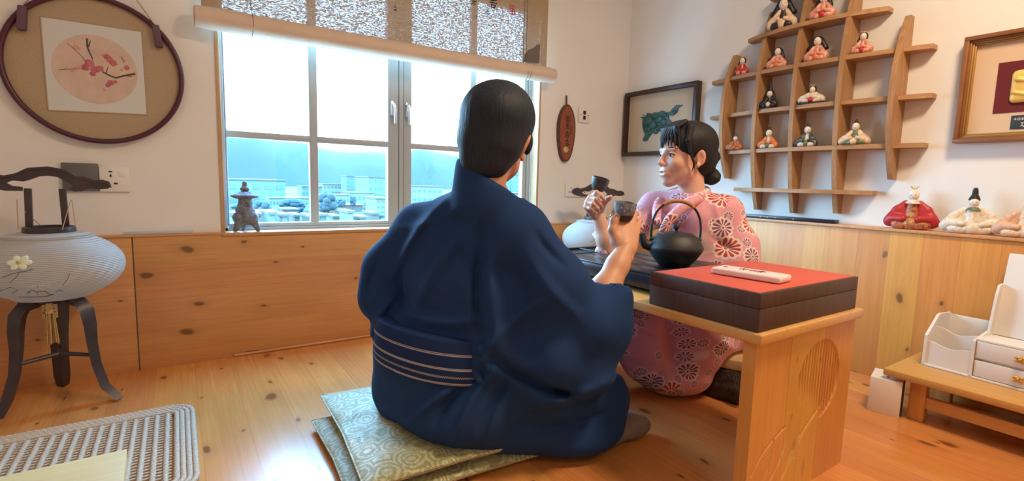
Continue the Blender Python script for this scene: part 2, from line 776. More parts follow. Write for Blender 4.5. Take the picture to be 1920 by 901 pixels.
# ================================================================ ROOM SHELL
XL, XR, YB, YW, ZC = -1.35, 2.34, -1.7, 2.25, 2.20
m = MB()
m.box(XL - 0.1, XR + 0.1, YB - 0.1, YW + 0.1, -0.08, 0.0)
o = m.build('floor', FLOOR, smooth=False)
tag(o, 'glossy knotty pine plank floor', kind='structure')
m = MB()
m.box(XL - 0.1, XR + 0.1, YB - 0.1, YW + 0.13, ZC, ZC + 0.08)
tag(m.build('ceiling', CEIL, smooth=False), 'plain pale ceiling', kind='structure')
# window wall, with the opening
OX0, OX1, OZ0, OZ1 = 0.141, 1.672, 0.498, 1.70
m = MB()
WT = 0.13
m.box(XL - 0.1, OX0, YW, YW + WT, 0, ZC)
m.box(OX1, XR + 0.12, YW, YW + WT, 0, ZC)
m.box(OX0, OX1, YW, YW + WT, 0, OZ0 - 0.012)
m.box(OX0, OX1, YW, YW + WT, OZ1, ZC)
tag(m.build('wall_front', WALL, smooth=False), 'off-white plaster wall around the window', kind='structure')
m = MB()
m.box(XR, XR + 0.12, YB - 0.1, YW, 0, ZC)
tag(m.build('wall_right', WALL, smooth=False), 'off-white plaster wall behind the wooden shelf', kind='structure')
m = MB()
m.box(XL - 0.1, XL, YB - 0.1, YW, 0, ZC)
tag(m.build('wall_left', WALL, smooth=False), 'plain plaster side wall', kind='structure')
m = MB()
m.box(XL, XR, YB - 0.1, YB, 0, ZC)
tag(m.build('wall_back', WALL, smooth=False), 'plain plaster wall facing the window', kind='structure')

# wainscot of the window wall: two wide panels and a thin upright joint, a cap strip
YP = 2.228
m = MB()
m.box(XL, -0.142, YP + 0.002, YW, 0, 0.494, 0.001)
tag(m.build('trim_1', WAIN_H), 'short pine wainscot panel behind the paper lantern', kind='structure')
m = MB()
m.box(-0.138, XR - 0.085, YP, YW, 0, 0.494, 0.001)
tag(m.build('trim_2', WAIN_H), 'long knotty pine wainscot panel under the window', kind='structure')
m = MB()
m.box(XL, OX0, YP - 0.004, YW, 0.494, 0.502, 0.001)
m.box(OX1, XR - 0.085, YP - 0.004, YW, 0.494, 0.502, 0.001)
m.box(OX0, OX1, YP - 0.006, YW + 0.06, 0.486, 0.500, 0.002)
tag(m.build('trim_3', TRIMW), 'thin pine cap strip and window ledge on the wainscot', kind='structure')
m = MB()
m.tube([(0.165, YP - 0.006, 0.006), (2.2, YP - 0.006, 0.006)], 0.006, 8)
tag(m.build('trim_4', TRIMW), 'thin pine strip along the foot of the wainscot', kind='structure')
# wainscot of the right wall with its ledge
XP = 2.255
m = MB()
m.box(XP, XR, YB, YP, 0, 0.578, 0.001)
tag(m.build('trim_5', WAIN_V), 'upright-grained knotty pine wainscot of the right wall', kind='structure')
m = MB()
m.box(XP - 0.008, XR, YB, YP, 0.578, 0.590, 0.002)
tag(m.build('trim_6', TRIMW), 'narrow pine ledge on the right wainscot', kind='structure')
# wooden lining of the window opening
m = MB()
m.box(OX0 - 0.001, OX0 + 0.012, YW - 0.006, YW + 0.055, OZ0, OZ1, 0.001)
m.box(OX1 - 0.012, OX1 + 0.001, YW - 0.006, YW + 0.055, OZ0, OZ1, 0.001)
m.box(OX0, OX1, YW - 0.006, YW + 0.055, OZ1 - 0.012, OZ1 + 0.001, 0.001)
tag(m.build('trim_7', pine('jamb_wood', 2, (0.56, 0.36, 0.2), (0.66, 0.46, 0.28), (0.42, 0.24, 0.12), knots=0)), 'thin wooden lining of the window opening', kind='structure')

# ================================================================ WINDOW
FY = 2.315                     # room-side face of the frame
K = FY / 2.30
gx = [0.173 * K, 0.483 * K, 0.519 * K, 0.830 * K, 0.948 * K, 1.268 * K, 1.302 * K, 1.600 * K]
gz0, gz1 = 0.529, 1.64
mz0, mz1 = 0.874, 0.902
m = MB()
a, b = OX0 + 0.012, OX1 - 0.012
m.box(a, a + 0.014, FY - 0.006, FY + 0.05, OZ0, OZ1 - 0.012, 0.002)
m.box(b - 0.022, b, FY - 0.006, FY + 0.05, OZ0, OZ1 - 0.012, 0.002)
m.box(a, b, FY - 0.006, FY + 0.05, OZ0, OZ0 + 0.014, 0.002)
m.box(a, b, FY - 0.006, FY + 0.05, OZ1 - 0.03, OZ1 - 0.012, 0.002)
m.box(0.885 * K, 0.905 * K, FY - 0.003, FY + 0.05, OZ0, OZ1 - 0.012, 0.002)
win = m.build('window_1', WINF)
tag(win, 'white painted casement window with eight panes', kind='structure')
gl = NT('window_glass')
tr = gl.N('ShaderNodeBsdfTransparent')
tr.inputs[0].default_value = (0.80, 0.965, 1.0, 1)
gs = gl.N('ShaderNodeBsdfGlossy')
gs.inputs['Roughness'].default_value = 0.02
mx = gl.N('ShaderNodeMixShader')
mx.inputs[0].default_value = 0.04
gl.L(tr.outputs[0], mx.inputs[1])
gl.L(gs.outputs[0], mx.inputs[2])
gl.L(mx.outputs[0], gl.out.inputs['Surface'])
GLASS = gl.m
for q, (s0, s1, A) in enumerate([(a + 0.016, 0.883 * K, gx[:4]), (0.907 * K, b - 0.024, gx[4:])]):
    m = MB()
    y0, y1 = FY + 0.0, FY + 0.034
    z0, z1 = OZ0 + 0.015, OZ1 - 0.031
    m.box(s0, A[0], y0, y1, z0, z1, 0.003)
    m.box(A[3], s1, y0, y1, z0, z1, 0.003)
    m.box(A[0] - 0.002, A[3] + 0.002, y0, y1, z0, gz0, 0.003)
    m.box(A[0] - 0.002, A[3] + 0.002, y0, y1, gz1, z1, 0.003)
    m.box(A[1], A[2], y0 + 0.004, y1 - 0.004, gz0 - 0.002, gz1 + 0.002, 0.003)
    m.box(A[0] - 0.002, A[1] + 0.001, y0 + 0.004, y1 - 0.004, mz0, mz1, 0.003)
    m.box(A[2] - 0.001, A[3] + 0.002, y0 + 0.004, y1 - 0.004, mz0, mz1, 0.003)
    sash = m.build('sash', WINF, win)
    m = MB()
    m.box(A[0] - 0.004, A[3] + 0.004, y0 + 0.015, y0 + 0.018, gz0 - 0.004, gz1 + 0.004)
    m.build('pane', GLASS, sash, smooth=False)
    hx = (A[3] + 0.022) if q == 0 else (A[0] - 0.026)
    m = MB()
    m.box(hx - 0.009, hx + 0.009, y0 - 0.008, y0, 1.02, 1.09, 0.003)
    m.tube([(hx, y0 - 0.008, 1.075), (hx, y0 - 0.022, 1.073), (hx + 0.004, y0 - 0.026, 1.06), (hx + 0.006, y0 - 0.024, 0.985)], [0.006, 0.006, 0.006, 0.0045], 10)
    m.build('handle', METAL, sash)

# ================================================================ OUTSIDE
HILL = simple('hazed_far_hill', (0.0095, 0.022, 0.022), 0.9, nscale=0.004, namp=0.10)  # blue of the hazy air mixed into the hill colour
HILL2 = simple('hazed_nearer_hill', (0.065, 0.235, 0.33), 0.9, nscale=0.004, namp=0.08)
BPALE = simple('hazed_pale_concrete', (0.048, 0.088, 0.075), 0.8)  # town materials: cyan distance haze put into each base colour
BCREAM = simple('hazed_cream_concrete', (0.080, 0.115, 0.092), 0.8)
BBLUE = simple('hazed_blue_grey_concrete', (0.030, 0.075, 0.078), 0.8)
BROOF = simple('hazed_white_roof', (0.040, 0.042, 0.034), 0.7)
BWIN = simple('hazed_dark_glazing', (0.022, 0.055, 0.058), 0.4)
TREE = simple('tree_haze_blue', (0.0085, 0.030, 0.036), 0.9, nscale=0.12, namp=0.35)  # foliage colour shifted to the blue of the haze
GROUND = simple('hazed_ground', (0.019, 0.034, 0.030), 0.9, nscale=0.02, namp=0.25)
t = NT('hazed_ground_cells')
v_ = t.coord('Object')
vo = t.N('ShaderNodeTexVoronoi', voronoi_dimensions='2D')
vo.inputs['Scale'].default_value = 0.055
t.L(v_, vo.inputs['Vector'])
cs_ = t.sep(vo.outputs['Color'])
c_ = t.ramp(cs_[0], [(0.0, (0.010, 0.026, 0.028)), (0.35, (0.019, 0.034, 0.030)), (0.7, (0.026, 0.040, 0.034)), (1.0, (0.036, 0.044, 0.036))])  # ground tones carry the distance haze too
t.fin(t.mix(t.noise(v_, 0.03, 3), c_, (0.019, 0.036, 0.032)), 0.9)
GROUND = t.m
GZ = -34.0
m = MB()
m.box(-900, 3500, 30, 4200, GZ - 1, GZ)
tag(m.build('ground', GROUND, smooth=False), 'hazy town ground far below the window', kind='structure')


def hills(name, px, D, depth, mat, label):
    """ridge profile px = (u, v) list, built as a mountain range at distance D with slopes on both sides"""
    us = np.linspace(px[0][0], px[-1][0], 90)
    vs = np.interp(us, [p[0] for p in px], [p[1] for p in px])
    r = np.random.default_rng(3)
    jag = np.convolve(r.normal(size=len(us) + 8), np.ones(5) / 5, 'same')[4:-4] * 1.0
    bm = bmesh.new()
    rows = []
    for k in range(9):
        t = k / 8.0
        row = []
        for i, (u, v) in enumerate(zip(us, vs)):
            q = PY(u, v + jag[i], D)
            hh = q[2] - GZ
            f = math.sin(t * PI) ** 0.8
            yy = D + (t - 0.5) * depth
            row.append(bm.verts.new((q[0] * (1 + (t - 0.5) * depth / D), yy, GZ + hh * f * (1 + 0.05 * math.sin(i * 0.9 + k)) if 0 < k < 8 and k != 4 else (GZ if k in (0, 8) else q[2]))))
        rows.append(row)
    for A, B in zip(rows[:-1], rows[1:]):
        for i in range(len(us) - 1):
            bm.faces.new((A[i], A[i + 1], B[i + 1], B[i]))
    bmesh.ops.recalc_face_normals(bm, faces=bm.faces)
    me = bpy.data.meshes.new(name)
    bm.to_mesh(me)
    bm.free()
    o = finish(name, me, mat)
    tag(o, label, kind='structure')
    return o


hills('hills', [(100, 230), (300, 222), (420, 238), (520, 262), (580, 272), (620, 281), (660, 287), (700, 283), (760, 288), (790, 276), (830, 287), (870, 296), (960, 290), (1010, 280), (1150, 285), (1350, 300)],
      2600, 900, HILL, 'haze-blue mountain range on the horizon')


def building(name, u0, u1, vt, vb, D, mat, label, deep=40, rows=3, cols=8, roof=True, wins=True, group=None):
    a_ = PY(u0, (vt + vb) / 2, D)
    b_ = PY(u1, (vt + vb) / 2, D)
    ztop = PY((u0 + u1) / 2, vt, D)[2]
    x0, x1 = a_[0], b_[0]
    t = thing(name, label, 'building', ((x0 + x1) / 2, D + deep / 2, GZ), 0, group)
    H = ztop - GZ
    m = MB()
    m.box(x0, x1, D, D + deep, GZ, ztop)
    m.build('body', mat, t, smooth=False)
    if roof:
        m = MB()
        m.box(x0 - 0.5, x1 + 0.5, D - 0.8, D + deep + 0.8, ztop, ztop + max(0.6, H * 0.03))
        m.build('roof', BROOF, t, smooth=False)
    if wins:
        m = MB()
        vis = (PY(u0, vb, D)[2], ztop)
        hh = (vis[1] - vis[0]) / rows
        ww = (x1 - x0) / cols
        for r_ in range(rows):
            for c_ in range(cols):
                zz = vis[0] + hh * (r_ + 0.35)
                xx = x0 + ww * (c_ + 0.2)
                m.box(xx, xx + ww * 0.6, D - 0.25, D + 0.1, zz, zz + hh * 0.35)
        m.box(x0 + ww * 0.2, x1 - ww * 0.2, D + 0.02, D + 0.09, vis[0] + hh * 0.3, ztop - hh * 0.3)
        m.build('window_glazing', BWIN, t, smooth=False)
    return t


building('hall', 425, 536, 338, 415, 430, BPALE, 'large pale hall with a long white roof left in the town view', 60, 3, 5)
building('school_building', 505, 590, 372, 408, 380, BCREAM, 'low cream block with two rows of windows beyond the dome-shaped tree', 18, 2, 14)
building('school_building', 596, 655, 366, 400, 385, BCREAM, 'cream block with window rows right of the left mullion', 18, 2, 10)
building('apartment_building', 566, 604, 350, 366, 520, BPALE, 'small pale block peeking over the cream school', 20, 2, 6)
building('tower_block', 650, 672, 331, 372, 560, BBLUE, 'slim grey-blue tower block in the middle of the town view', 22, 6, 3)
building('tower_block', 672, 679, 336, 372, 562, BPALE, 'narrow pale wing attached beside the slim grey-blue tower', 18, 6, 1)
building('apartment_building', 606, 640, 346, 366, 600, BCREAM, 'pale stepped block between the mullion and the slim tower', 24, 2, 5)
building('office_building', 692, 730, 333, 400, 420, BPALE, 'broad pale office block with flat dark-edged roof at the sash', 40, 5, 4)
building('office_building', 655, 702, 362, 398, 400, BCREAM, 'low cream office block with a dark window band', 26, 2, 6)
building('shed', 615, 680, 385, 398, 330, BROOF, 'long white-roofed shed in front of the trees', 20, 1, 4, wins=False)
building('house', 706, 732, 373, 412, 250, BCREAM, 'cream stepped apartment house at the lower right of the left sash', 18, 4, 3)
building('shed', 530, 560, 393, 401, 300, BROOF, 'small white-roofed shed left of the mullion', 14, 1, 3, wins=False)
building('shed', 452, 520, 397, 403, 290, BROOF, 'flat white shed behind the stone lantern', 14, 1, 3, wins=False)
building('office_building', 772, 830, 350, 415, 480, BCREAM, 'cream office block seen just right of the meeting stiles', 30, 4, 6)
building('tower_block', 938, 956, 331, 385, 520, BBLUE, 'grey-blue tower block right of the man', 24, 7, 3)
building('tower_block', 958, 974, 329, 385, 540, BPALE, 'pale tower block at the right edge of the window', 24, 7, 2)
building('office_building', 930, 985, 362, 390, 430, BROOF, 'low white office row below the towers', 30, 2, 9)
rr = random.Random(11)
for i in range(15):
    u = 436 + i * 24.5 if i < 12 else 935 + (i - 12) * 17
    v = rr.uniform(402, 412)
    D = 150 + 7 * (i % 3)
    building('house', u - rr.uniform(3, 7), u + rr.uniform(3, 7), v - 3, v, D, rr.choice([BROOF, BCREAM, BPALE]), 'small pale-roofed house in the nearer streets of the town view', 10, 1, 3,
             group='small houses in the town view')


def tree(u, v, wpx, hpx, D, label):
    q = PY(u, v, D)
    r = wpx / 937.0 * D * 0.55
    hh = hpx / 937.0 * D * 0.55
    t = thing('tree', label, 'tree', (q[0], D, GZ), 0, 'dark trees in the town view')
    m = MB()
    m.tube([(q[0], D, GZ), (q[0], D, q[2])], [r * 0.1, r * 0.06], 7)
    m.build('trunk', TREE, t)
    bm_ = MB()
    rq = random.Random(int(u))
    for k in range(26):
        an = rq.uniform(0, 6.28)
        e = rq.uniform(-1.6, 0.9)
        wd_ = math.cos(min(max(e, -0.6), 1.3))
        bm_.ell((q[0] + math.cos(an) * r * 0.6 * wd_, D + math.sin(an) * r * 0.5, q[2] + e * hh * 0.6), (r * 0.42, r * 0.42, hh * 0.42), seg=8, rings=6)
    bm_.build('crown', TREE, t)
    return t


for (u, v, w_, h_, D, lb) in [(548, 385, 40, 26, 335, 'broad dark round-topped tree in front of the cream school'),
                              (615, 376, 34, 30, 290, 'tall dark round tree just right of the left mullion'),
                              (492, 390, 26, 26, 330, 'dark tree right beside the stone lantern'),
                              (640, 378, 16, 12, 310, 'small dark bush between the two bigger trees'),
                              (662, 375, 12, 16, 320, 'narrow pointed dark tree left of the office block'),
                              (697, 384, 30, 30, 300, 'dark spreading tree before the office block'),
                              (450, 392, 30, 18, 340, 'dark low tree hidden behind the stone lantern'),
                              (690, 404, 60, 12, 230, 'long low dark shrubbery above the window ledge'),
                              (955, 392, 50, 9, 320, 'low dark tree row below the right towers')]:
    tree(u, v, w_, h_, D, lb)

# ================================================================ BAMBOO BLIND
t = NT('blind_weave')
vec = t.coord('Object', (1, 1, 1))
o_ = t.sep(vec)
nv = t.comb(t.math('MULTIPLY', o_[0], 90.0), 0.0, t.math('MULTIPLY', o_[2], 300.0))
n1 = t.noise(nv, 1.0, 2, 0.6, 0.4)
nv2 = t.comb(t.math('MULTIPLY', o_[0], 30.0), 0.0, t.math('MULTIPLY', o_[2], 150.0))
n2 = t.noise(nv2, 1.0, 2, 0.5, 0.8)
sl = t.math('SINE', t.math('MULTIPLY', t.math('ADD', o_[2], t.math('MULTIPLY', n2, 0.006)), 1500.0))
f = t.math('ADD', t.math('ADD', t.math('MULTIPLY', n1, 0.9), t.math('MULTIPLY', n2, 0.35)), t.math('MULTIPLY', sl, 0.10))
gap = t.ramp(f, [(0.58, 0.02), (0.76, 0.36)])
t.fin(t.mix(n1, (0.42, 0.27, 0.13), (0.62, 0.44, 0.25)), 0.8)
trl = t.N('ShaderNodeBsdfTranslucent')
trl.inputs[0].default_value = (0.20, 0.19, 0.17, 1)
mx1 = t.N('ShaderNodeMixShader')
mx1.inputs[0].default_value = 0.18
t.L(t.bs.outputs[0], mx1.inputs[1])
t.L(trl.outputs[0], mx1.inputs[2])
tp = t.N('ShaderNodeBsdfTransparent')
mx2 = t.N('ShaderNodeMixShader')
t.L(gap, mx2.inputs[0])
t.L(mx1.outputs[0], mx2.inputs[1])
t.L(tp.outputs[0], mx2.inputs[2])
t.L(mx2.outputs[0], t.out.inputs['Surface'])
WEAVE = t.m
ROLL = simple('blind_roll', (0.66, 0.53, 0.42), 0.6, nscale=6, namp=0.05)
INK = simple('ink', (0.02, 0.018, 0.018), 0.7)
SEALR = simple('seal_red', (0.55, 0.10, 0.07), 0.7)
INKG = simple('ink_wash', (0.16, 0.14, 0.13), 0.8)

bl = thing('bamboo_blind', 'half-raised woven bamboo blind with ink calligraphy and a thick roll, hung over the window', 'blind', (0.9, 2.17, 1.3))
m = MB()
m.box(0.10, 1.665, 2.196, 2.1985, 1.30, 2.02)
m.build('screen', WEAVE, bl, smooth=False)
m = MB()
pts = [(0.078 + i * (1.705 - 0.078) / 24, 2.185, 1.284 + 0.016 * i / 24 - 0.004 * math.sin(PI * i / 24)) for i in range(25)]
m.tube(pts, [0.037] + [0.040] * 23 + [0.037], 28)
for xx in (0.0775, 1.7055):
    for rr_ in (0.031, 0.022, 0.013):
        m.tube([(xx + rr_ * math.cos(a_) * 0.0, 2.185 + rr_ * math.cos(a_), 1.284 + (0.016 if xx > 1 else 0) + rr_ * math.sin(a_)) for a_ in [2 * PI * k / 16 for k in range(16)]], 0.002, 5, closed=True)
m.build('roll', ROLL, bl)
m = MB()
m.box(0.09, 1.67, 2.185, 2.215, 2.015, 2.05, 0.004)
m.build('head_rail', SHELFWH, bl)
for cx_ in (0.26, 1.512, 1.53):
    m = MB()
    m.tube([(cx_, 2.1935, 2.01), (cx_, 2.193, 1.34), (cx_, 2.150, 1.315), (cx_ + 0.001, 2.144, 1.28), (cx_, 2.158, 1.252), (cx_, 2.185, 1.243)], 0.0012, 5)
    m.build('lift_cord', INKG, bl)


def strokes(o, u, v, w, glyph, s, mat, name, parent, n=None, width=0.13):
    """brush strokes: polylines in a unit square, laid on the plane o + u*a + v*b with thickness along w"""
    mb = MB()
    o, u, v, w = [np.array(x, float) for x in (o, u, v, w)]
    wn = w / np.linalg.norm(w)
    for line in glyph:
        for (p0, p1) in zip(line[:-1], line[1:]):
            a_ = np.array(p0, float) * s
            b_ = np.array(p1, float) * s
            d = b_ - a_
            L_ = np.linalg.norm(d) + 1e-9
            d = d / L_
            q = np.array([-d[1], d[0]]) * width * s * 0.5
            e = d * width * s * 0.3
            poly = [tuple(a_ - e + q * 0.8), tuple(a_ - e - q), tuple(b_ + e - q * 0.6), tuple(b_ + e + q * 0.6)]
            mb.prism(poly, o, u, v, w)
    return mb.build(name, mat, parent, smooth=False)


# brush marks on the blind, as they show (cut off by the roll and the picture edge)
G1 = [[(0.5, 1.0), (0.42, 0.6), (0.1, 0.5)], [(0.5, 0.6), (0.7, 0.5)], [(0.2, 0.05), (0.5, 0.2), (0.9, 0.1), (0.6, -0.15), (0.3, -0.1)]]
G2 = [[(0.2, 0.9), (0.7, 1.0)], [(0.45, 1.0), (0.45, 0.0)], [(0.1, 0.6), (0.9, 0.7)], [(0.2, 0.3), (0.0, 0.05)], [(0.65, 0.35), (0.8, 0.2)]]
G3 = [[(0.1, 0.8), (0.9, 0.9)], [(0.0, 0.5), (1.0, 0.55)], [(0.2, 0.3), (0.8, 0.3), (0.7, 0.0), (0.2, 0.0), (0.2, 0.3)], [(0.5, 1.0), (0.4, 0.6)]]
SX, SZ, SW = (1, 0, 0), (0, 0, 1), (0, -0.0012, 0)
for (u, v, g, s_) in [(741, 19, G1, 0.020), (889, 10, G2, 0.028), (915, 26, G1, 0.02), (925, 14, G3, 0.040), (893, 35, G2, 0.015)]:
    q = PY(u, v, 2.1962)
    strokes(q - np.array([s_ / 2, 0, 0]), SX, SZ, SW, g, s_, INK, 'ink_character', bl, width=0.16)
q = PY(956, 26, 2.1962)
strokes(q, SX, SZ, SW, [[(0, 0), (1, 0), (1, 1.6), (0, 1.6), (0, 0)], [(0.5, 0.1), (0.5, 1.5)], [(0.1, 0.5), (0.9, 0.5)], [(0.1, 1.05), (0.9, 1.05)]], 0.026, SEALR, 'seal_stamp', bl, width=0.22)
mpts = [PY(u, v, 2.1962) for (u, v) in [(981, 116), (984, 102), (991, 93), (1000, 90), (1006, 84), (1013, 83), (1012, 92), (1011, 119)]]
m = MB()
m.prism([(p[0], p[2]) for p in mpts], (0, 2.1962, 0), (1, 0, 0), (0, 0, 1), (0, -0.0012, 0))
m.build('ink_mountain', INKG, bl, smooth=False)

# ================================================================ ROUND FRAMED PICTURE
RED = simple('wine_lacquer', (0.075, 0.012, 0.034), 0.35)
KRAFT = simple('tan_fabric', (0.42, 0.33, 0.22), 0.85, nscale=250, namp=0.12)
MATB = simple('pale_mat', (0.62, 0.66, 0.66), 0.8)
PEACH = simple('peach_paper', (0.62, 0.49, 0.41), 0.8, nscale=22, namp=0.10)
BRANCH = simple('ink_branch', (0.09, 0.07, 0.08), 0.8)
BLOSS = simple('blossom_red', (0.50, 0.15, 0.19), 0.8, nscale=80, namp=0.3)
BLOSS2 = simple('blossom_pink', (0.66, 0.33, 0.30), 0.8)
PURPLE = simple('plum_cloth', (0.13, 0.075, 0.11), 0.8)
rp = thing('round_picture', 'round wine-red hoop frame with a square plum blossom print on tan cloth', 'picture', (-0.205, 2.25, 1.06))
CX, CZ, RR = -0.205, 1.062, 0.236
m = MB()
m.tube([(CX + RR * math.cos(a_), 2.226, CZ + RR * math.sin(a_)) for a_ in [2 * PI * k / 72 for k in range(72)]], 0.0085, 10, closed=True)
m.build('hoop', RED, rp)
m = MB()
m.prism([((RR - 0.003) * math.cos(2 * PI * k / 64), (RR - 0.003) * math.sin(2 * PI * k / 64)) for k in range(64)], (CX, 2.248, CZ), (1, 0, 0), (0, 0, 1), (0, -0.014, 0))
m.build('backing', KRAFT, rp, smooth=False)
sq = [(-0.341, 1.211), (-0.079, 1.212), (-0.076, 0.928), (-0.339, 0.917)]
m = MB()
for i in range(4):
    a_, b_ = sq[i], sq[(i + 1) % 4]
    m.tube([(a_[0], 2.234, a_[1]), (b_[0], 2.234, b_[1])], 0.0028, 6)
m.build('inner_frame', KRAFT, rp)
m = MB()
m.prism(sq, (0, 2.2345, 0), (1, 0, 0), (0, 0, 1), (0, -0.002, 0))
m.build('mat', MATB, rp, smooth=False)
m = MB()
m.prism([(0.113 * math.cos(2 * PI * k / 48), 0.112 * math.sin(2 * PI * k / 48)) for k in range(48)], (-0.210, 2.2327, 1.064), (1, 0, 0), (0, 0, 1), (0, -0.0008, 0))
m.build('print', PEACH, rp, smooth=False)
m = MB()


def brush(mb, px, r0, r1, Y):
    n_ = len(px)
    pts_ = [tuple(PY(u, v, Y)) for (u, v) in px]
    mb.tube(pts_, [r0 + (r1 - r0) * i / (n_ - 1) for i in range(n_)], 6, squash=(1, 1))


YB_ = 2.2315
brush(m, [(163, 72), (164, 88), (168, 98), (174, 111)], 0.0028, 0.0016, YB_)
brush(m, [(170, 76), (166, 88)], 0.0010, 0.0018, YB_)
brush(m, [(192, 134), (205, 141), (217, 146), (232, 142), (254, 138)], 0.0022, 0.0030, YB_)
brush(m, [(238, 142), (248, 144)], 0.001, 0.001, YB_)
brush(m, [(199, 136), (203, 124)], 0.0012, 0.0008, YB_)
brush(m, [(110, 131), (124, 130), (140, 129), (160, 127)], 0.0006, 0.0012, YB_)
brush(m, [(127, 82), (144, 96), (156, 108), (162, 120)], 0.0005, 0.0011, YB_)
brush(m, [(227, 106), (233, 117)], 0.0012, 0.0010, YB_)
m.build('painted_branch', BRANCH, rp)
m = MB()
bls = [(168, 118, 9), (160, 126, 8), (178, 130, 9), (188, 128, 7), (206, 112, 8), (212, 118, 8), (200, 106, 7), (174, 138, 6), (207, 155, 7), (202, 160, 5), (238, 127, 6), (216, 153, 4)]
for (u, v, s_) in bls:
    c_ = PY(u, v, 2.2312)
    for k in range(5):
        an = k * 2 * PI / 5 + u
        rr_ = s_ * 0.00125 * 0.6
        m.ell((c_[0] + rr_ * math.cos(an), 2.2312, c_[2] + rr_ * math.sin(an)), (rr_ * 0.9, 0.0008, rr_ * 0.9), seg=8, rings=5)
m.build('blossom_print', BLOSS, rp)
m = MB()
for (u, v, s_) in [(142, 88, 6), (148, 91, 4), (143, 128, 5), (150, 126, 5), (136, 132, 4), (124, 128, 3), (193, 103, 4), (228, 131, 4), (196, 168, 3), (128, 82, 3), (232, 112, 3)]:
    c_ = PY(u, v, 2.2312)
    for k in range(4):
        an = k * 2 * PI / 4 + u
        rr_ = s_ * 0.00125 * 0.55
        m.ell((c_[0] + rr_ * math.cos(an), 2.2312, c_[2] + rr_ * math.sin(an)), (rr_, 0.0008, rr_), seg=8, rings=5)
m.build('bud_print', BLOSS2, rp)
for (xx, zz, ti) in [(-0.381, 1.205, 0.1), (-0.036, 1.212, -0.12)]:
    m = MB()
    m.box(-0.011, 0.011, -0.016, 0.010, -0.048, 0.026, 0.004, Matrix.Translation((xx, 2.226, zz)) @ Matrix.Rotation(ti, 4, 'Y'))
    m.build('cloth_clip', PURPLE, rp)
m = MB()
m.tube([(-0.040, 2.222, 1.236), (-0.205, 2.24, 1.50), (-0.375, 2.222, 1.236)], 0.0018, 6)
m.build('hanging_cord', simple('cord_tan', (0.35, 0.22, 0.10), 0.8), rp)

# ================================================================ WALL SOCKETS


def faceplate(name, x0, x1, z0, z1, label, cat, holes, y=2.25, extra=None):
    t_ = thing(name, label, cat, ((x0 + x1) / 2, y, (z0 + z1) / 2))
    m_ = MB()
    m_.box(x0, x1, y - 0.010, y - 0.0005, z0, z1, 0.003)
    m_.build('plate', WHITE, t_)
    if holes:
        m_ = MB()
        for (hx, hz, hw, hh) in holes:
            m_.box(hx - hw / 2, hx + hw / 2, y - 0.0112, y - 0.009, hz - hh / 2, hz + hh / 2, 0.0008)
        m_.build('pin_hole', DARKHOLE, t_)
    if extra:
        m_ = MB()
        m_.box(*extra)
        m_.build('rocker_switch', WHITE, t_)
    return t_


def uk(cx_, cz_, s=1.0):
    return [(cx_, cz_ + 0.016 * s, 0.005 * s, 0.010 * s), (cx_ - 0.013 * s, cz_ - 0.011 * s, 0.011 * s, 0.006 * s), (cx_ + 0.013 * s, cz_ - 0.011 * s, 0.011 * s, 0.006 * s)]


faceplate('wall_socket', -0.2215, -0.138, 0.654, 0.740, 'white double wall socket with switch beside the grey plate, above the paper lantern', 'socket',
          uk(-0.190, 0.694) + [(-0.190, 0.724, 0.010, 0.004)], extra=(-0.168, -0.148, 2.2385, 2.241, 0.706, 0.726, 0.001))
cp = thing('wall_card', 'dark grey square plate stuck on the wall left of the white socket', 'plate', (-0.265, 2.25, 0.71))
m = MB()
m.box(-0.318, -0.2225, 2.236, 2.2495, 0.656, 0.750, 0.002)
m.build('card', GREYP, cp)
faceplate('wall_socket', 1.944, 2.030, 1.084, 1.166, 'square white faceplate with two dark stacked jacks, high beside the oval plaque', 'socket',
          [(1.987, 1.140, 0.020, 0.022), (1.987, 1.112, 0.020, 0.022), (1.958, 1.126, 0.006, 0.006), (2.016, 1.126, 0.006, 0.006)])
faceplate('wall_socket', 1.868, 1.958, 0.652, 0.732, 'white three-pin wall socket low on the wall below the oval plaque', 'socket', uk(1.908, 0.690, 0.9))
faceplate('wall_socket', 1.960, 2.046, 0.652, 0.732, 'white three-pin wall socket half hidden behind the raised hand of the woman', 'socket', uk(2.000, 0.690, 0.9))

# ================================================================ OVAL PLAQUE
PLQ = simple('plaque_wood', (0.27, 0.075, 0.03), 0.5, nscale=12, namp=0.2)
PLQE = simple('plaque_bark', (0.10, 0.045, 0.025), 0.8, nscale=60, namp=0.4)
GOLD = simple('gold', (0.62, 0.50, 0.25), 0.4, 0.6)
pq = thing('oval_plaque', 'oval reddish wooden plaque with dark carved characters and a round medal, hung by the window', 'plaque', (1.85, 2.25, 1.0))
cx_, cz_, ra, rb = 1.853, 1.012, 0.062, 0.160
ov = [(ra * math.cos(a_) * (1 + 0.05 * math.sin(3 * a_)), rb * math.sin(a_)) for a_ in [2 * PI * k / 48 for k in range(48)]]
m = MB()
m.prism(ov, (cx_, 2.249, cz_), (1, 0, 0), (0, 0, 1), (0, -0.018, 0))
m.build('bark_edge', PLQE, pq, smooth=False)
m = MB()
m.prism([(x * 0.84, z * 0.93) for x, z in ov], (cx_, 2.232, cz_), (1, 0, 0), (0, 0, 1), (0, -0.003, 0))
m.build('face_panel', PLQ, pq, smooth=False)
for k, g in enumerate([G3, G2, G3, G1]):
    strokes((cx_ - 0.014, 2.229, cz_ + 0.062 - 0.042 * k), SX, SZ, SW, g, 0.034, INK, 'carved_character', pq, width=0.15)
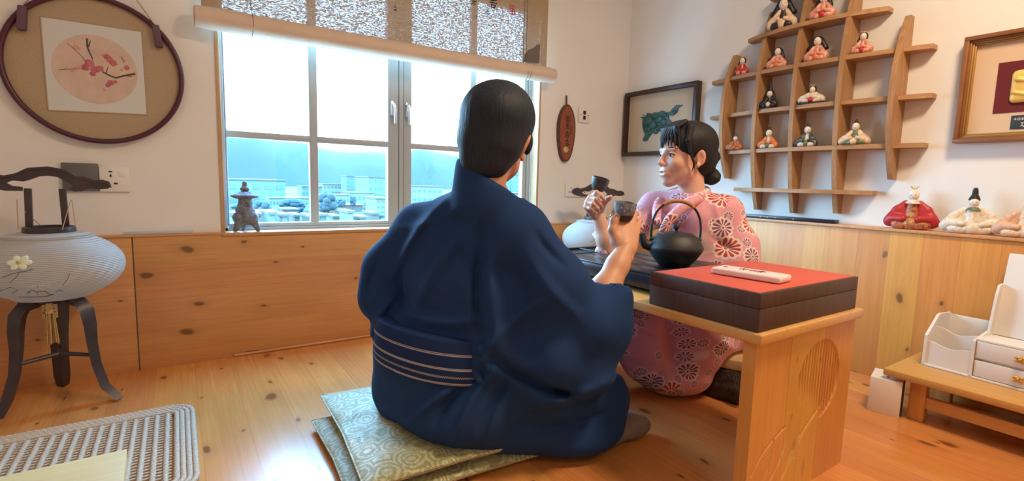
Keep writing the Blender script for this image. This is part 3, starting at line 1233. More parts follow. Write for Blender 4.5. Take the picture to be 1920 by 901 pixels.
strokes((cx_ + 0.022, 2.229, cz_ + 0.0), SX, SZ, SW, [[(0, 2.6), (1, 2.7)], [(0.5, 2.9), (0.5, 2.2)], [(0, 1.9), (1, 1.8)], [(0.2, 1.7), (0.8, 1.4)], [(0, 1.0), (1, 1.1)], [(0.5, 1.2), (0.5, 0.5)], [(0, 0.1), (1, 0.1)], [(0.5, 0.3), (0.5, -0.3)]], 0.014, INK, 'carved_character', pq, width=0.22)
m = MB()
m.lathe([(0, 0.004), (0.014, 0.004), (0.017, 0.002), (0.018, 0.0)], (0, 0, 0), 24, Matrix.Translation((cx_ - 0.004, 2.229, cz_ - 0.092)) @ Matrix.Rotation(PI / 2, 4, 'X'))
m.build('medal', GOLD, pq)
m = MB()
m.tube([(cx_ - 0.003, 2.24, cz_ + rb - 0.005), (cx_ - 0.006, 2.24, cz_ + rb + 0.048)], 0.0045, 8)
m.build('hanging_loop', PLQE, pq)

# ================================================================ LION PICTURE
BLKW = simple('dark_frame_wood', (0.035, 0.016, 0.010), 0.35)
CARD = simple('beige_card', (0.52, 0.43, 0.32), 0.8)
TEAL = simple('teal_relief', (0.018, 0.085, 0.085), 0.35, nscale=90, namp=0.6, bump=0.6, bscale=160)
lp = thing('lion_picture', 'dark framed picture of a teal leaping lion relief on beige card, behind the woman', 'picture', (2.34, 1.98, 1.1))


def frame_boards(mb, xo, xi, y0, y1, z0, z1, wd):
    mb.box(xi, xo, y0, y1, z1 - wd, z1, 0.002)
    mb.box(xi, xo, y0, y1, z0, z0 + wd, 0.002)
    mb.box(xi, xo, y0, y0 + wd, z0 + wd, z1 - wd, 0.002)
    mb.box(xi, xo, y1 - wd, y1, z0 + wd, z1 - wd, 0.002)


m = MB()
frame_boards(m, 2.339, 2.300, 1.715, 2.232, 0.905, 1.286, 0.024)
m.build('frame', BLKW, lp)
m = MB()
m.box(2.326, 2.338, 1.735, 2.212, 0.925, 1.266)
m.build('backing_card', CARD, lp, smooth=False)
m = MB()
frame_boards(m, 2.33, 2.322, 1.738, 2.209, 0.928, 1.263, 0.005)
m.build('inner_fillet', CARD, lp)
lion = [(215, 420), (240, 440), (235, 480), (238, 520), (250, 565), (264, 592), (255, 615), (238, 640), (250, 662), (282, 655), (305, 615), (350, 562), (352, 588), (372, 590), (400, 560), (440, 545), (490, 600), (520, 640), (545, 650), (560, 620), (535, 580), (560, 540), (600, 600), (640, 640), (665, 630), (650, 590), (600, 520), (528, 490), (522, 460), (497, 440), (495, 402), (540, 405), (580, 372), (592, 332), (637, 300), (575, 300), (527, 343), (515, 366), (472, 372), (440, 356), (380, 376), (350, 372), (345, 388), (285, 378), (280, 400), (255, 418), (230, 418)]
S_ = 5.3
pp = [PX(1160 + a_ / S_, 140 + b_ / S_, 2.322) for a_, b_ in lion]
m = MB()
m.prism([(p[1], p[2]) for p in pp], (2.3262, 0, 0), (0, 1, 0), (0, 0, 1), (-0.006, 0, 0))
for (a_, b_, r_) in [(300, 450, .030), (340, 500, .028), (400, 440, .026), (440, 470, .024), (270, 480, .016), (300, 540, .018), (460, 400, .014), (555, 370, .012), (380, 540, .014)]:
    c_ = PX(1160 + a_ / S_, 140 + b_ / S_, 2.319)
    m.ell((2.3195, c_[1], c_[2]), (0.007, r_, r_ * 0.85), seg=14, rings=8)
rq = random.Random(5)
for k in range(40):
    a_, b_ = rq.uniform(250, 480), rq.uniform(395, 545)
    c_ = PX(1160 + a_ / S_, 140 + b_ / S_, 2.319)
    m.tube([(2.316 + 0.0012 * math.cos(t_), c_[1] + 0.006 * t_ / 6 * math.cos(t_), c_[2] + 0.006 * t_ / 6 * math.sin(t_)) for t_ in np.linspace(0.5, 7, 9)], 0.0016, 5)
m.build('lion_relief', TEAL, lp, angle=60)

# ================================================================ GOLD RELIEF PICTURE
FRW = simple('brown_frame_wood', (0.24, 0.10, 0.035), 0.35, nscale=9, namp=0.2)
FRG = simple('gilt_wood', (0.42, 0.24, 0.07), 0.35, 0.3)
PMAT = simple('peach_card', (0.66, 0.49, 0.34), 0.85)
MAROON = simple('maroon_velvet', (0.13, 0.012, 0.018), 0.9)
GOLDY = simple('golden_relief', (0.78, 0.52, 0.14), 0.45, 0.2, nscale=20, namp=0.15, bump=0.3, bscale=70)
BLKP = simple('black_label', (0.03, 0.032, 0.036), 0.4)
gp = thing('gold_relief_picture', 'wide brown and gilt frame with golden relief on maroon above a black name plate', 'picture', (2.34, 0.41, 1.08))
Y1, Y0, Z0, Z1 = 0.637, 0.175, 0.905, 1.267
for nm, wd, off, xi, mt in [('frame', 0.014, 0.0, 2.300, FRW), ('moulding', 0.007, 0.0135, 2.308, FRW), ('moulding', 0.006, 0.020, 2.314, FRG), ('moulding', 0.005, 0.026, 2.318, FRG)]:
    m = MB()
    frame_boards(m, 2.339, xi, Y0 + off, Y1 - off, Z0 + off, Z1 - off, wd)
    m.build(nm, mt, gp)
m = MB()
m.box(2.330, 2.3385, Y0 + 0.03, Y1 - 0.03, Z0 + 0.03, Z1 - 0.03)
m.build('mount_card', PMAT, gp, smooth=False)
m = MB()
m.box(2.328, 2.3305, 0.27, 0.545, 1.001, 1.168)
m.build('velvet_panel', MAROON, gp, smooth=False)
V, F = Sculpt().box((2.324, 0.405, 1.083), (0.008, 0.107, 0.058), rd=0.02, k=0.01) \
    .cone((2.315, 0.49, 1.105), (2.316, 0.455, 1.095), 0.006, 0.004, 0.006).cone((2.315, 0.455, 1.095), (2.315, 0.43, 1.12), 0.004, 0.004, 0.006) \
    .cone((2.315, 0.50, 1.065), (2.315, 0.44, 1.045), 0.003, 0.004, 0.006).cone((2.315, 0.44, 1.045), (2.315, 0.37, 1.06), 0.004, 0.006, 0.006) \
    .ell((2.315, 0.38, 1.105), (0.006, 0.02, 0.016), k=0.006).ell((2.316, 0.345, 1.07), (0.006, 0.02, 0.02), k=0.006).mesh(0.003)
np_mesh('gold_relief', [(V, F)], GOLDY, gp)
m = MB()
m.box(2.3275, 2.3305, 0.315, 0.497, 0.945, 0.990, 0.001)
m.build('name_plate', BLKP, gp)
LETW = simple('white_lettering', (0.75, 0.75, 0.72), 0.6)


def text_obj(s, size, M, mat, name, parent, depth=0.0006):
    cu = bpy.data.curves.new('text', 'FONT')
    cu.body = s
    cu.size = size
    cu.extrude = depth
    tmp = bpy.data.objects.new('text', cu)
    COL.objects.link(tmp)
    dg = bpy.context.evaluated_depsgraph_get()
    me = bpy.data.meshes.new_from_object(tmp.evaluated_get(dg))
    bpy.data.objects.remove(tmp)
    me.transform(M)
    me.name = name
    return finish(name, me, mat, parent, smooth=False)


Mt = Matrix(((0, 0, -1, 2.327), (-1, 0, 0, 0.473), (0, 1, 0, 0.951), (0, 0, 0, 1)))
text_obj('功', 0.020, Mt, LETW, 'lettering', gp)
strokes((2.3272, 0.489, 0.977), (0, -1, 0), (0, 0, 1), (-0.0008, 0, 0), [[(0, 0), (0.8, 0.1)], [(0.4, 0.6), (0.4, -0.4)], [(1.3, 0.5), (1.3, -0.4), (2.0, -0.4), (2.0, 0.5), (1.3, 0.5)], [(2.5, 0.4), (3.2, 0.4)], [(2.5, -0.1), (3.3, -0.1)], [(2.9, 0.6), (2.9, -0.5)], [(3.8, 0.5), (4.6, 0.3)], [(4.2, 0.4), (3.8, -0.4)], [(4.2, 0.1), (4.7, -0.4)], [(5.2, 0.4), (6, 0.4), (6, -0.4), (5.2, -0.4), (5.2, 0.4)]],
        0.007, LETW, 'lettering', gp, width=0.25)

# ================================================================ LATTICE SHELF
sh = thing('lattice_shelf', 'large curved wooden lattice shelf holding rows of small dolls on the right wall', 'shelf', (2.34, 1.15, 1.1))


def curved_board(name, a0, a1, fixed, th, vertical, dmid, dend, mat):
    """board on the wall x = 2.339, long from a0 to a1, deeper in the middle"""
    n_ = 20
    mb = MB()
    poly = [(a0, 0), (a1, 0)]
    for i in range(n_ + 1):
        s_ = 1 - 2 * i / n_
        d_ = dend + (dmid - dend) * (1 - abs(s_) ** 2.2)
        poly.append((a0 + (a1 - a0) * (1 - i / n_), d_))
    if vertical:
        mb.prism(poly, (2.339, fixed - th / 2, 0), (0, 0, 1), (-1, 0, 0), (0, th, 0))
    else:
        mb.prism(poly, (2.339, 0, fixed - th / 2), (0, 1, 0), (-1, 0, 0), (0, 0, th))
    return mb.build(name, mat, sh, smooth=False)


ROWZ = [0.722, 0.902, 1.080, 1.256, 1.425]
for z_, y0, y1 in [(ROWZ[0], 0.865, 1.46), (ROWZ[1], 0.715, 1.56), (ROWZ[2], 0.708, 1.622), (ROWZ[3], 0.722, 1.625), (ROWZ[4], 0.875, 1.445), (1.59, 0.95, 1.35)]:
    curved_board('shelf_board', y0, y1, z_, 0.017, False, 0.105, 0.045, SHELFWH)
for y_, z0, z1 in [(1.515, 0.775, 1.375), (1.345, 0.628, 1.535), (1.175, 0.622, 1.66), (0.995, 0.632, 1.60), (0.812, 0.775, 1.385)]:
    curved_board('upright', z0, z1, y_, 0.018, True, 0.112, 0.035, SHELFW)

# ================================================================ DOLLS
PORC = simple('porcelain', (0.80, 0.72, 0.64), 0.35)
DHAIR = simple('doll_hair', (0.012, 0.010, 0.010), 0.45)
DC = {}


def dcol(nm, c, pat=None):
    if nm not in DC:
        t_ = NT('doll_' + nm)
        vec_ = t_.coord()
        if pat:
            n_ = t_.noise(vec_, 90, 2, 0.5)
            cc = t_.mix(t_.ramp(n_, [(0.52, 0.0), (0.6, 1.0)]), c, pat)
        else:
            n_ = t_.noise(vec_, 60, 2, 0.5)
            cc = t_.mix(n_, tuple(x * 0.85 for x in c), tuple(min(1, x * 1.12) for x in c))
        DC[nm] = t_.fin(cc, 0.45)
    return DC[nm]


ORANGE = dcol('orange', (0.62, 0.16, 0.05), (0.70, 0.30, 0.14))
PINKD = dcol('pink', (0.66, 0.27, 0.20), (0.75, 0.45, 0.35))
REDD = dcol('red', (0.45, 0.025, 0.03))
CREAM = dcol('cream', (0.72, 0.58, 0.42), (0.60, 0.40, 0.26))
WHITED = dcol('white', (0.72, 0.66, 0.56), (0.60, 0.52, 0.40))
BLACKD = dcol('black', (0.025, 0.018, 0.022))
GREEND = dcol('green', (0.10, 0.15, 0.08), (0.25, 0.28, 0.15))
RUSTD = dcol('rust', (0.50, 0.17, 0.07), (0.25, 0.08, 0.05))
TEALD = dcol('slate', (0.035, 0.05, 0.06), (0.2, 0.22, 0.2))
DGOLD = simple('doll_gold', (0.65, 0.45, 0.18), 0.4, 0.4)
DH = 0.0028
_dollcache = {}


def doll(base, label, s=1.0, H=0.095, W=0.075, body=ORANGE, sleeve=PINKD, lap=None, lapc=None, hair='none', hat=None, base_plate=False, face_dir=None, group='dolls on the lattice shelf', crown=False, wide=0.0, collar=None, fan=False, flare=False):
    """seated doll facing local -X, base point on the board"""
    ang = face_dir if face_dir is not None else math.atan2(-base[1] * 0.6, -base[0]) - PI
    W *= 0.86
    t_ = thing('hina_doll', label, 'doll', base, ang, group)
    Mw = world_of(t_)
    Tm = np.array(Mw)
    hw = W / 2
    hd = min(0.034, W * 0.42)            # half depth
    zt = H * (0.68 if flare else 0.60)
    S = Sculpt()
    z0 = 0.006 if base_plate else 0.0
    S.ell((0, 0, z0 + H * 0.10), (hd, hw * 0.80, H * 0.14), k=0.006)
    S.cone((0.002, 0, z0 + H * 0.12), (0.002, 0, zt - H * 0.04), W * 0.20, W * 0.10, 0.012)
    S.ell((-hd * 0.45, hw * 0.45, z0 + H * 0.10), (hd * 0.55, hw * 0.42, H * 0.12), k=0.008)
    S.ell((-hd * 0.45, -hw * 0.45, z0 + H * 0.10), (hd * 0.55, hw * 0.42, H * 0.12), k=0.008)
    S.plane((0, 0, z0 + 0.0006), (0, 0, -1), 0.002)
    V_, F_ = S.mesh(DH, T=Tm)
    np_mesh('robe', [(V_, F_)], body, t_)
    for sgn in (1, -1):
        S = Sculpt()
        if flare:
            S.chain([(0.004, sgn * W * 0.15, zt - H * 0.09), (0.0, sgn * hw * 0.62, z0 + H * 0.42), (-0.004, sgn * hw * 0.90, z0 + H * 0.17)], [H * 0.065, H * 0.105, H * 0.135], 0.006, flat=((1, 0, 0.0), 1.5))
            S.cone((-0.008, sgn * hw * 0.80, z0 + H * 0.24), (-hd * 0.85, sgn * hw * 0.34, z0 + H * 0.24), H * 0.105, H * 0.075, 0.010)
            S.cone((0.006, sgn * W * 0.10, zt - H * 0.16), (0.0, sgn * hw * 0.50, z0 + H * 0.20), H * 0.09, H * 0.17, 0.012, flat=((1, 0, 0.0), 1.7))
            S.plane((0, 0, z0 + 0.0006), (0, 0, -1), 0.002)
            V_, F_ = S.mesh(DH, T=Tm)
            np_mesh('sleeve', [(V_, F_)], sleeve, t_)
            continue
        S.cone((0.0, sgn * W * 0.13, zt - H * 0.07), (-hd * 0.35, sgn * hw * 0.72, z0 + H * 0.20), W * 0.085, W * 0.15, 0.01)
        S.cone((-hd * 0.35, sgn * hw * 0.70, z0 + H * 0.22), (-hd * 0.9, sgn * hw * 0.25, z0 + H * 0.26), W * 0.13, W * 0.085, 0.01)
        S.ell((-hd * 0.3, sgn * hw * (0.82 + wide), z0 + H * 0.13), (hd * 0.5, hw * 0.24, H * 0.13), k=0.01)
        S.plane((0, 0, z0 + 0.0006), (0, 0, -1), 0.002)
        V_, F_ = S.mesh(DH, T=Tm)
        np_mesh('sleeve', [(V_, F_)], sleeve, t_)
    if lap is not None:
        S = Sculpt()
        S.ell((-hd * 0.62, 0, z0 + H * 0.13), (hd * 0.50, hw * 0.36, H * 0.15), k=0.006)
        S.plane((0, 0, z0 + 0.0006), (0, 0, -1), 0.002)
        V_, F_ = S.mesh(DH, T=Tm)
        np_mesh('lap_cloth', [(V_, F_)], lap, t_)
    hr = H * (0.118 if flare else 0.150)
    hz = zt + hr * 0.75
    mb = MB()
    mb.ell((-0.002, 0, hz), (hr * 0.92, hr * 0.88, hr * 1.08), seg=16, rings=10)
    mb.tube([(0, 0, zt - H * 0.06), (0, 0, hz)], hr * 0.42, 8)
    mb.build('head', PORC, t_, world=False)
    mb = MB()
    for sy in (-1, 1):
        mb.ell((-0.002 - hr * 0.84, sy * hr * 0.34, hz + hr * 0.06), (hr * 0.08, hr * 0.13, hr * 0.05), seg=8, rings=5)
    mb.build('eye', DHAIR, t_, world=False)
    mb = MB()
    mb.ell((-0.002 - hr * 0.84, 0, hz - hr * 0.42), (hr * 0.08, hr * 0.10, hr * 0.06), seg=8, rings=5)
    mb.build('mouth', REDD, t_, world=False)
    if collar is not None:
        mb = MB()
        mb.lathe([(hr * 0.5, zt - H * 0.02), (hr * 1.1, zt - H * 0.09), (hr * 1.25, zt - H * 0.10), (hr * 0.6, zt + 0.001)], (0, 0, 0), 16)
        mb.build('collar', collar, t_, world=False)
    if hair != 'none':
        S = Sculpt()
        S.ell((hr * 0.22, 0, hz + hr * 0.22), (hr * 1.05, hr * 1.10, hr * 1.10), k=0.003)
        if hair in ('long', 'spread'):
            wv = 1.6 if hair == 'spread' else 1.35
            for sgn in (1, -1):
                S.cone((hr * 0.2, sgn * hr * 0.75, hz + hr * 0.3), (hr * 0.25, sgn * hr * wv, hz - hr * 1.6), hr * 0.52, hr * 0.52, 0.004)
                if hair == 'spread':
                    S.cone((hr * 0.3, sgn * hr * 1.2, hz - hr * 0.6), (hr * 0.4, sgn * hr * 2.0, hz - hr * 1.6), hr * 0.42, hr * 0.38, 0.004)
            S.cone((hr * 0.7, 0, hz), (hr * 0.9, 0, hz - hr * 2.0), hr * 0.8, hr * 0.6, 0.004)
        elif hair == 'side':
            S.cone((0, hr * 0.8, hz), (-hr * 0.2, hr * 1.3, hz - hr * 1.2), hr * 0.3, hr * 0.22, 0.004)
            S.cone((0, -hr * 0.8, hz), (0, -hr * 0.9, hz - hr * 0.6), hr * 0.3, hr * 0.2, 0.004)
        S.ell((-hr * 0.9, 0, hz - hr * 0.1), (hr * 0.85, hr * 0.72, hr * 0.95), sub=True, k=0.002)
        V_, F_ = S.mesh(0.0021, T=Tm)
        np_mesh('hair', [(V_, F_)], DHAIR, t_)
    if hat == 'tall':
        mb = MB()
        mb.lathe([(0, hz + hr * 3.1), (hr * 0.35, hz + hr * 3.0), (hr * 0.5, hz + hr * 2.3), (hr * 0.55, hz + hr * 1.6), (hr * 0.9, hz + hr * 0.9), (hr * 0.98, hz + hr * 0.45), (hr * 0.9, hz + hr * 0.4), (0, hz + hr * 0.4)], (hr * 0.15, 0, 0), 18)
        mb.build('hat', DHAIR, t_, world=False)
    elif hat == 'small':
        mb = MB()
        mb.lathe([(0, hz + hr * 1.95), (hr * 0.22, hz + hr * 1.9), (hr * 0.30, hz + hr * 1.4), (hr * 0.62, hz + hr * 0.95), (hr * 0.72, hz + hr * 0.75), (0, hz + hr * 0.75)], (hr * 0.1, 0, 0), 16)
        mb.build('hat', DHAIR, t_, world=False)
    elif hat == 'cap':
        mb = MB()
        mb.lathe([(0, hz + hr * 1.75), (hr * 0.5, hz + hr * 1.5), (hr * 0.95, hz + hr * 0.75), (hr * 1.02, hz + hr * 0.35), (0, hz + hr * 0.4)], (hr * 0.1, 0, 0), 18)
        mb.build('hat', TEALD, t_, world=False)
    if crown:
        mb = MB()
        for k in range(5):
            a_ = -PI / 2 + PI * k / 4
            mb.tube([(hr * 0.1, hr * 0.3 * math.sin(a_), hz + hr * 1.2), (hr * 0.1, hr * 0.7 * math.sin(a_), hz + hr * 1.75)], 0.0011, 5)
        mb.ell((hr * 0.1, 0, hz + hr * 1.25), (0.002, hr * 0.4, hr * 0.15), seg=8, rings=5)
        mb.build('crown', DGOLD, t_, world=False)
    if base_plate:
        mb = MB()
        mb.box(-hd * 1.05, hd * 0.9, -hw * 1.12, hw * 1.12, 0, 0.006, 0.001)
        for k in range(6):
            mb.ell((-hd * 1.06, -hw + k * hw * 0.4, 0.003), 0.0026, seg=6, rings=4)
        mb.build('stand', BLACKD, t_, world=False)
    if fan:
        mb = MB()
        mb.prism([(0, 0), (0.010, 0.018), (0, 0.021), (-0.010, 0.018)], (-hd * 0.9, 0, z0 + H * 0.26), (0, 1, 0), (0, 0, 1), (-0.001, 0, 0))
        mb.build('fan', DGOLD, t_, world=False)
    return t_


def onrow(u, v, r, x=2.272):
    p = PX(u, v, x)
    return (x, p[1], ROWZ[r] + 0.0086)


doll(onrow(1467, 44, 4), 'big doll with black hood hair and puffed cream trousers, high on the lattice shelf', H=0.150, W=0.125, body=BLACKD, sleeve=CREAM, hair='spread', hat=None, wide=0.1, lap=CREAM, crown=False)
doll(onrow(1543, 24, 4), 'pink doll with long black hair and a red lap on the top shelf board', H=0.12, W=0.105, body=PINKD, sleeve=PINKD, lap=REDD, hair='long', crown=True)
doll(onrow(1391, 135, 3), 'tiny red doll with black bob hair in the leftmost bay of the shelf', H=0.092, W=0.066, body=PINKD, sleeve=REDD, lap=REDD, hair='side', crown=True)
doll(onrow(1457, 118, 3), 'orange-skirted doll with black hair to the shoulders, below the big hooded doll', H=0.105, W=0.090, body=PINKD, sleeve=PINKD, lap=ORANGE, hair='long')
doll(onrow(1531, 104, 3), 'orange-skirted doll with widely spread black hair in the middle column of the shelf', H=0.118, W=0.098, body=PINKD, sleeve=PINKD, lap=ORANGE, hair='spread')
doll(onrow(1617, 91, 3), 'small pink doll with a red lap standing alone right of the spread-haired doll', H=0.092, W=0.078, body=PINKD, sleeve=PINKD, lap=REDD, hair='side', crown=True)
doll(onrow(1442, 196, 2), 'dark-robed emperor doll with tall hat on a black stand', H=0.098, W=0.080, body=BLACKD, sleeve=BLACKD, lap=CREAM, hair='long', hat='tall', base_plate=True)
doll(onrow(1522, 187, 2), 'empress doll in cream and red with crown on a black stand', H=0.088, W=0.105, body=CREAM, sleeve=WHITED, lap=REDD, hair='side', crown=True, base_plate=True, wide=0.1)
doll(onrow(1378, 278, 1), 'round little rust-orange doll with a dark cap in the lowest left bay', H=0.080, W=0.082, body=RUSTD, sleeve=RUSTD, lap=RUSTD, hat='cap')
doll(onrow(1440, 275, 1), 'white musician doll with orange sleeves and small black hat', H=0.100, W=0.090, body=WHITED, sleeve=ORANGE, lap=GREEND, hat='small', wide=0.05)
doll(onrow(1512, 271, 1), 'white musician doll with dark slate sleeves and small black hat', H=0.102, W=0.092, body=WHITED, sleeve=TEALD, lap=GREEND, hat='small', wide=0.05)
doll(onrow(1602, 267, 1), 'cream and green musician doll with small black hat at the right of the lowest row', H=0.102, W=0.110, body=GREEND, sleeve=CREAM, lap=CREAM, hat='small', wide=0.12)


def onledge(u, x=2.288):
    p = PX(u, 430, x)
    return (x, p[1], 0.5905)


doll(onledge(1706), 'large seated doll in glossy crimson robes with spread sleeves on the ledge', H=0.165, W=0.160, flare=True, body=RUSTD, sleeve=REDD, lap=dcol('gold_brocade', (0.42, 0.14, 0.06), (0.55, 0.36, 0.16)), hair='none', hat=None, wide=-0.02, group='large dolls on the ledge', collar=WHITED, fan=True, crown=True, face_dir=0.25)
doll(onledge(1820), 'large white-robed court doll with a tall black hat on the ledge', H=0.140, W=0.175, flare=True, body=WHITED, sleeve=WHITED, lap=WHITED, hat='tall', wide=0.02, group='large dolls on the ledge', collar=GREEND, face_dir=0.3)
doll(onledge(1922), 'large cream and pink doll cut off by the right picture edge on the ledge', H=0.135, W=0.165, flare=True, body=CREAM, sleeve=dcol('blush', (0.62, 0.42, 0.30), (0.55, 0.30, 0.22)), lap=WHITED, hat='small', wide=0.0, group='large dolls on the ledge', face_dir=0.35)

# ================================================================ THINGS ON LEDGES
bk = thing('lacquer_bar', 'long flat black lacquered bar lying on the ledge below the lattice shelf', 'tray', (2.285, 1.18, 0.59))
m = MB()
m.box(2.255, 2.300, 0.973, 1.385, 0.5905, 0.606, 0.003)
m.build('bar', simple('black_lacquer', (0.012, 0.016, 0.028), 0.3), bk)
m = MB()
for yy in (1.29, 1.255, 1.22, 1.14):
    m.ell((2.2545, yy, 0.598), (0.001, 0.0022, 0.0022), seg=8, rings=5)
m.build('inlay_dot', WHITE, bk)
sb = thing('clear_strip', 'low pale translucent strip lying on the wainscot cap left of the window', 'strip', (-0.06, 2.238, 0.502))
m = MB()
m.box(-0.165, 0.045, 2.228, 2.246, 0.502, 0.511, 0.002)
m.build('strip', simple('frosted_plastic', (0.5, 0.52, 0.58), 0.3), sb)

# ================================================================ BENCH, ORGANIZER, BOX
bn = thing('low_bench', 'low wooden bench with a thick plank top and lower rail, standing by the right wainscot', 'bench', (2.08, 0.15, 0), 0)
m = MB()
m.box(1.905, 2.245, -0.75, 0.632, 0.130, 0.153, 0.004)
m.build('top_board', BENCHW, bn)
for yy in (0.525, -0.70):
    for xx in (1.942, 2.19):
        m = MB()
        m.box(xx, xx + 0.035, yy, yy + 0.042, 0.0, 0.13, 0.002)
        m.build('leg', TABLEW, bn)
m = MB()
m.box(1.950, 1.968, -0.66, 0.525, 0.045, 0.082, 0.002)
m.build('rail', TABLETOP, bn)
m = MB()
m.box(2.196, 2.214, -0.66, 0.525, 0.045, 0.082, 0.002)
m.build('rail', TABLETOP, bn)

WW = simple('white_wood', (0.74, 0.70, 0.66), 0.5, nscale=9, namp=0.04)
og = thing('desk_organizer', 'white desk organizer with scalloped tray and two small drawers on the bench', 'organizer', (2.12, 0.40, 0.153))
Z = 0.1535
ORI = Matrix.Translation((2.058, 0.578, Z)) @ Matrix.Rotation(math.radians(-4), 4, 'Z')


def ob(x0, x1, y0, y1, z0, z1, bev=0.0015):
    mb = MB()
    mb.box(x0, x1, -y1, -y0, z0, z1, bev, ORI)
    return mb


def oprof(poly, y, th):
    mb = MB()
    o_2 = ORI @ Vector((0, -y, 0))
    R3 = ORI.to_3x3()
    mb.prism(poly, o_2, R3 @ Vector((1, 0, 0)), (0, 0, 1), R3 @ Vector((0, -th, 0)))
    return mb


side = [(0, 0), (0.165, 0), (0.165, 0.165), (0.085, 0.168), (0.070, 0.163), (0.0, 0.103)]
oprof(side, 0.0, 0.008).build('side_panel', WW, og, smooth=False)
ob(0, 0.165, 0.0, 0.36, 0.0, 0.007).build('bottom_panel', WW, og)
oprof([(0, 0), (0.165, 0), (0.165, 0.150), (0.0, 0.118)], 0.122, 0.008).build('side_panel', WW, og, smooth=False)
ob(0.158, 0.165, 0.0, 0.13, 0.0, 0.160).build('back_panel', WW, og)
for xo, zb, am in [(0.004, 0.078, 0.008), (0.060, 0.118, 0.010)]:
    poly = [(0.008, 0.006), (0.122, 0.006)]
    for i in range(25):
        s_ = i / 24
        poly.append((0.122 - 0.114 * s_, zb + am * math.cos(2 * PI * s_ * 1.0 + 0.3) * (0.5 + 0.5 * s_)))
    mb = MB()
    R3 = ORI.to_3x3()
    mb.prism([(a_, b_) for a_, b_ in poly], ORI @ Vector((xo, 0, 0)), R3 @ Vector((0, -1, 0)), (0, 0, 1), R3 @ Vector((0.006, 0, 0)))
    mb.build('scalloped_divider', WW, og, smooth=False)
ob(0.006, 0.165, 0.128, 0.36, 0.120, 0.127).build('cabinet_top', WW, og)
ob(0.006, 0.165, 0.352, 0.360, 0.0, 0.127).build('side_panel', WW, og)
ob(0.012, 0.165, 0.130, 0.352, 0.060, 0.066).build('cabinet_shelf', WW, og)
BRASS = simple('brass_pull', (0.62, 0.34, 0.08), 0.4, 0.6)
for z0, z1 in [(0.009, 0.059), (0.067, 0.119)]:
    d_ = ob(0.003, 0.15, 0.132, 0.350, z0, z1).build('drawer', WW, og)
    mb = MB()
    c_ = ORI @ Vector((-0.003, -0.235, (z0 + z1) / 2))
    for k in range(4):
        a_ = k * PI / 2 + 0.78
        mb.ell((c_.x, c_.y + 0.008 * math.cos(a_), c_.z + 0.006 * math.sin(a_)), (0.004, 0.008, 0.005), seg=8, rings=6)
    mb.ell((c_.x - 0.003, c_.y, c_.z), (0.005, 0.005, 0.005), seg=8, rings=6)
    mb.build('pull', BRASS, d_)
# raised side cheek and standing white board behind the drawers
ckp = [(0.085, 0.125), (0.165, 0.125), (0.165, 0.275), (0.150, 0.290), (0.125, 0.285), (0.112, 0.255)]
oprof(ckp, 0.128, 0.007).build('upright_cheek', WW, og, smooth=False)
mb = MB()
mb.box(-0.004, 0.004, -0.36, -0.005, 0.0, 0.265, 0.002, ORI @ Matrix.Translation((0.118, -0.128, 0.128)) @ Matrix.Rotation(math.radians(12), 4, 'Y'))
mb.build('standing_board', WW, og)

wb = thing('white_box', 'small white cardboard box with a dark side under the corner of the bench', 'box', (1.95, 0.62, 0))
m = MB()
BM = Matrix.Translation((1.893, 0.660, 0)) @ Matrix.Rotation(math.radians(14), 4, 'Z')
m.box(0, 0.112, -0.085, 0, 0.0, 0.117, 0.001, BM)
m.build('carton', simple('white_card', (0.74, 0.69, 0.63), 0.6, nscale=14, namp=0.04), wb)
m = MB()
m.box(0.004, 0.108, -0.0862, -0.0845, 0.004, 0.113, 0, BM)
m.build('dark_side', simple('dark_card', (0.05, 0.035, 0.035), 0.6), wb)
m = MB()
for k in range(7):
    m.box(0.030 + 0.006 * k, 0.034 + 0.006 * k, -0.050 + 0.003 * (k % 3), -0.040 - 0.002 * (k % 2), 0.1168, 0.1174, 0, BM)
m.build('print', DARKHOLE, wb)

# ================================================================ LOW TABLE
lt = thing('low_table', 'low pine tea table with a carved end panel', 'table', (1.22, 1.0, 0))
TX0, TX1, TY0, TY1, TZ = 0.985, 1.462, 0.540, 1.475, 0.425
m = MB()
m.box(TX0, TX1, TY0, TY1, TZ - 0.024, TZ, 0.004, seg=3)
m.build('top', TABLETOP, lt)
# the near end panel, its face carved with a ribbed moon and grass blades
nx, nz = 230, 220
xs = np.linspace(TX0 + 0.012, TX1 - 0.008, nx)
zs = np.linspace(0.0, TZ - 0.0245, nz)
X, Zz = np.meshgrid(xs, zs, indexing='ij')
cxm, czm, rm = 1.285, 0.262, 0.104
dr = np.sqrt(((X - cxm) / 1.0) ** 2 + ((Zz - czm) / 1.0) ** 2)
inside = np.clip((rm - dr) / 0.004, 0, 1) * np.clip((Zz - 0.16 + 0.06 * np.sin((X - cxm) * 14)) / 0.07, 0, 1)
dep = inside * (0.0026 + 0.0036 * (np.sin((X - cxm) * 2 * PI / 0.0135) > 0.0))


def groove(pts, wd, dp):
    global dep
    pts = np.array(pts)
    for a_, b_ in zip(pts[:-1], pts[1:]):
        ba = b_ - a_
        px_ = np.stack([X - a_[0], Zz - a_[1]], -1)
        tt = np.clip((px_ @ ba) / (ba @ ba), 0, 1)
        q_ = px_ - tt[..., None] * ba
        dd = np.sqrt((q_ ** 2).sum(-1))
        dep = np.maximum(dep, dp * np.clip(1 - dd / wd, 0, 1))


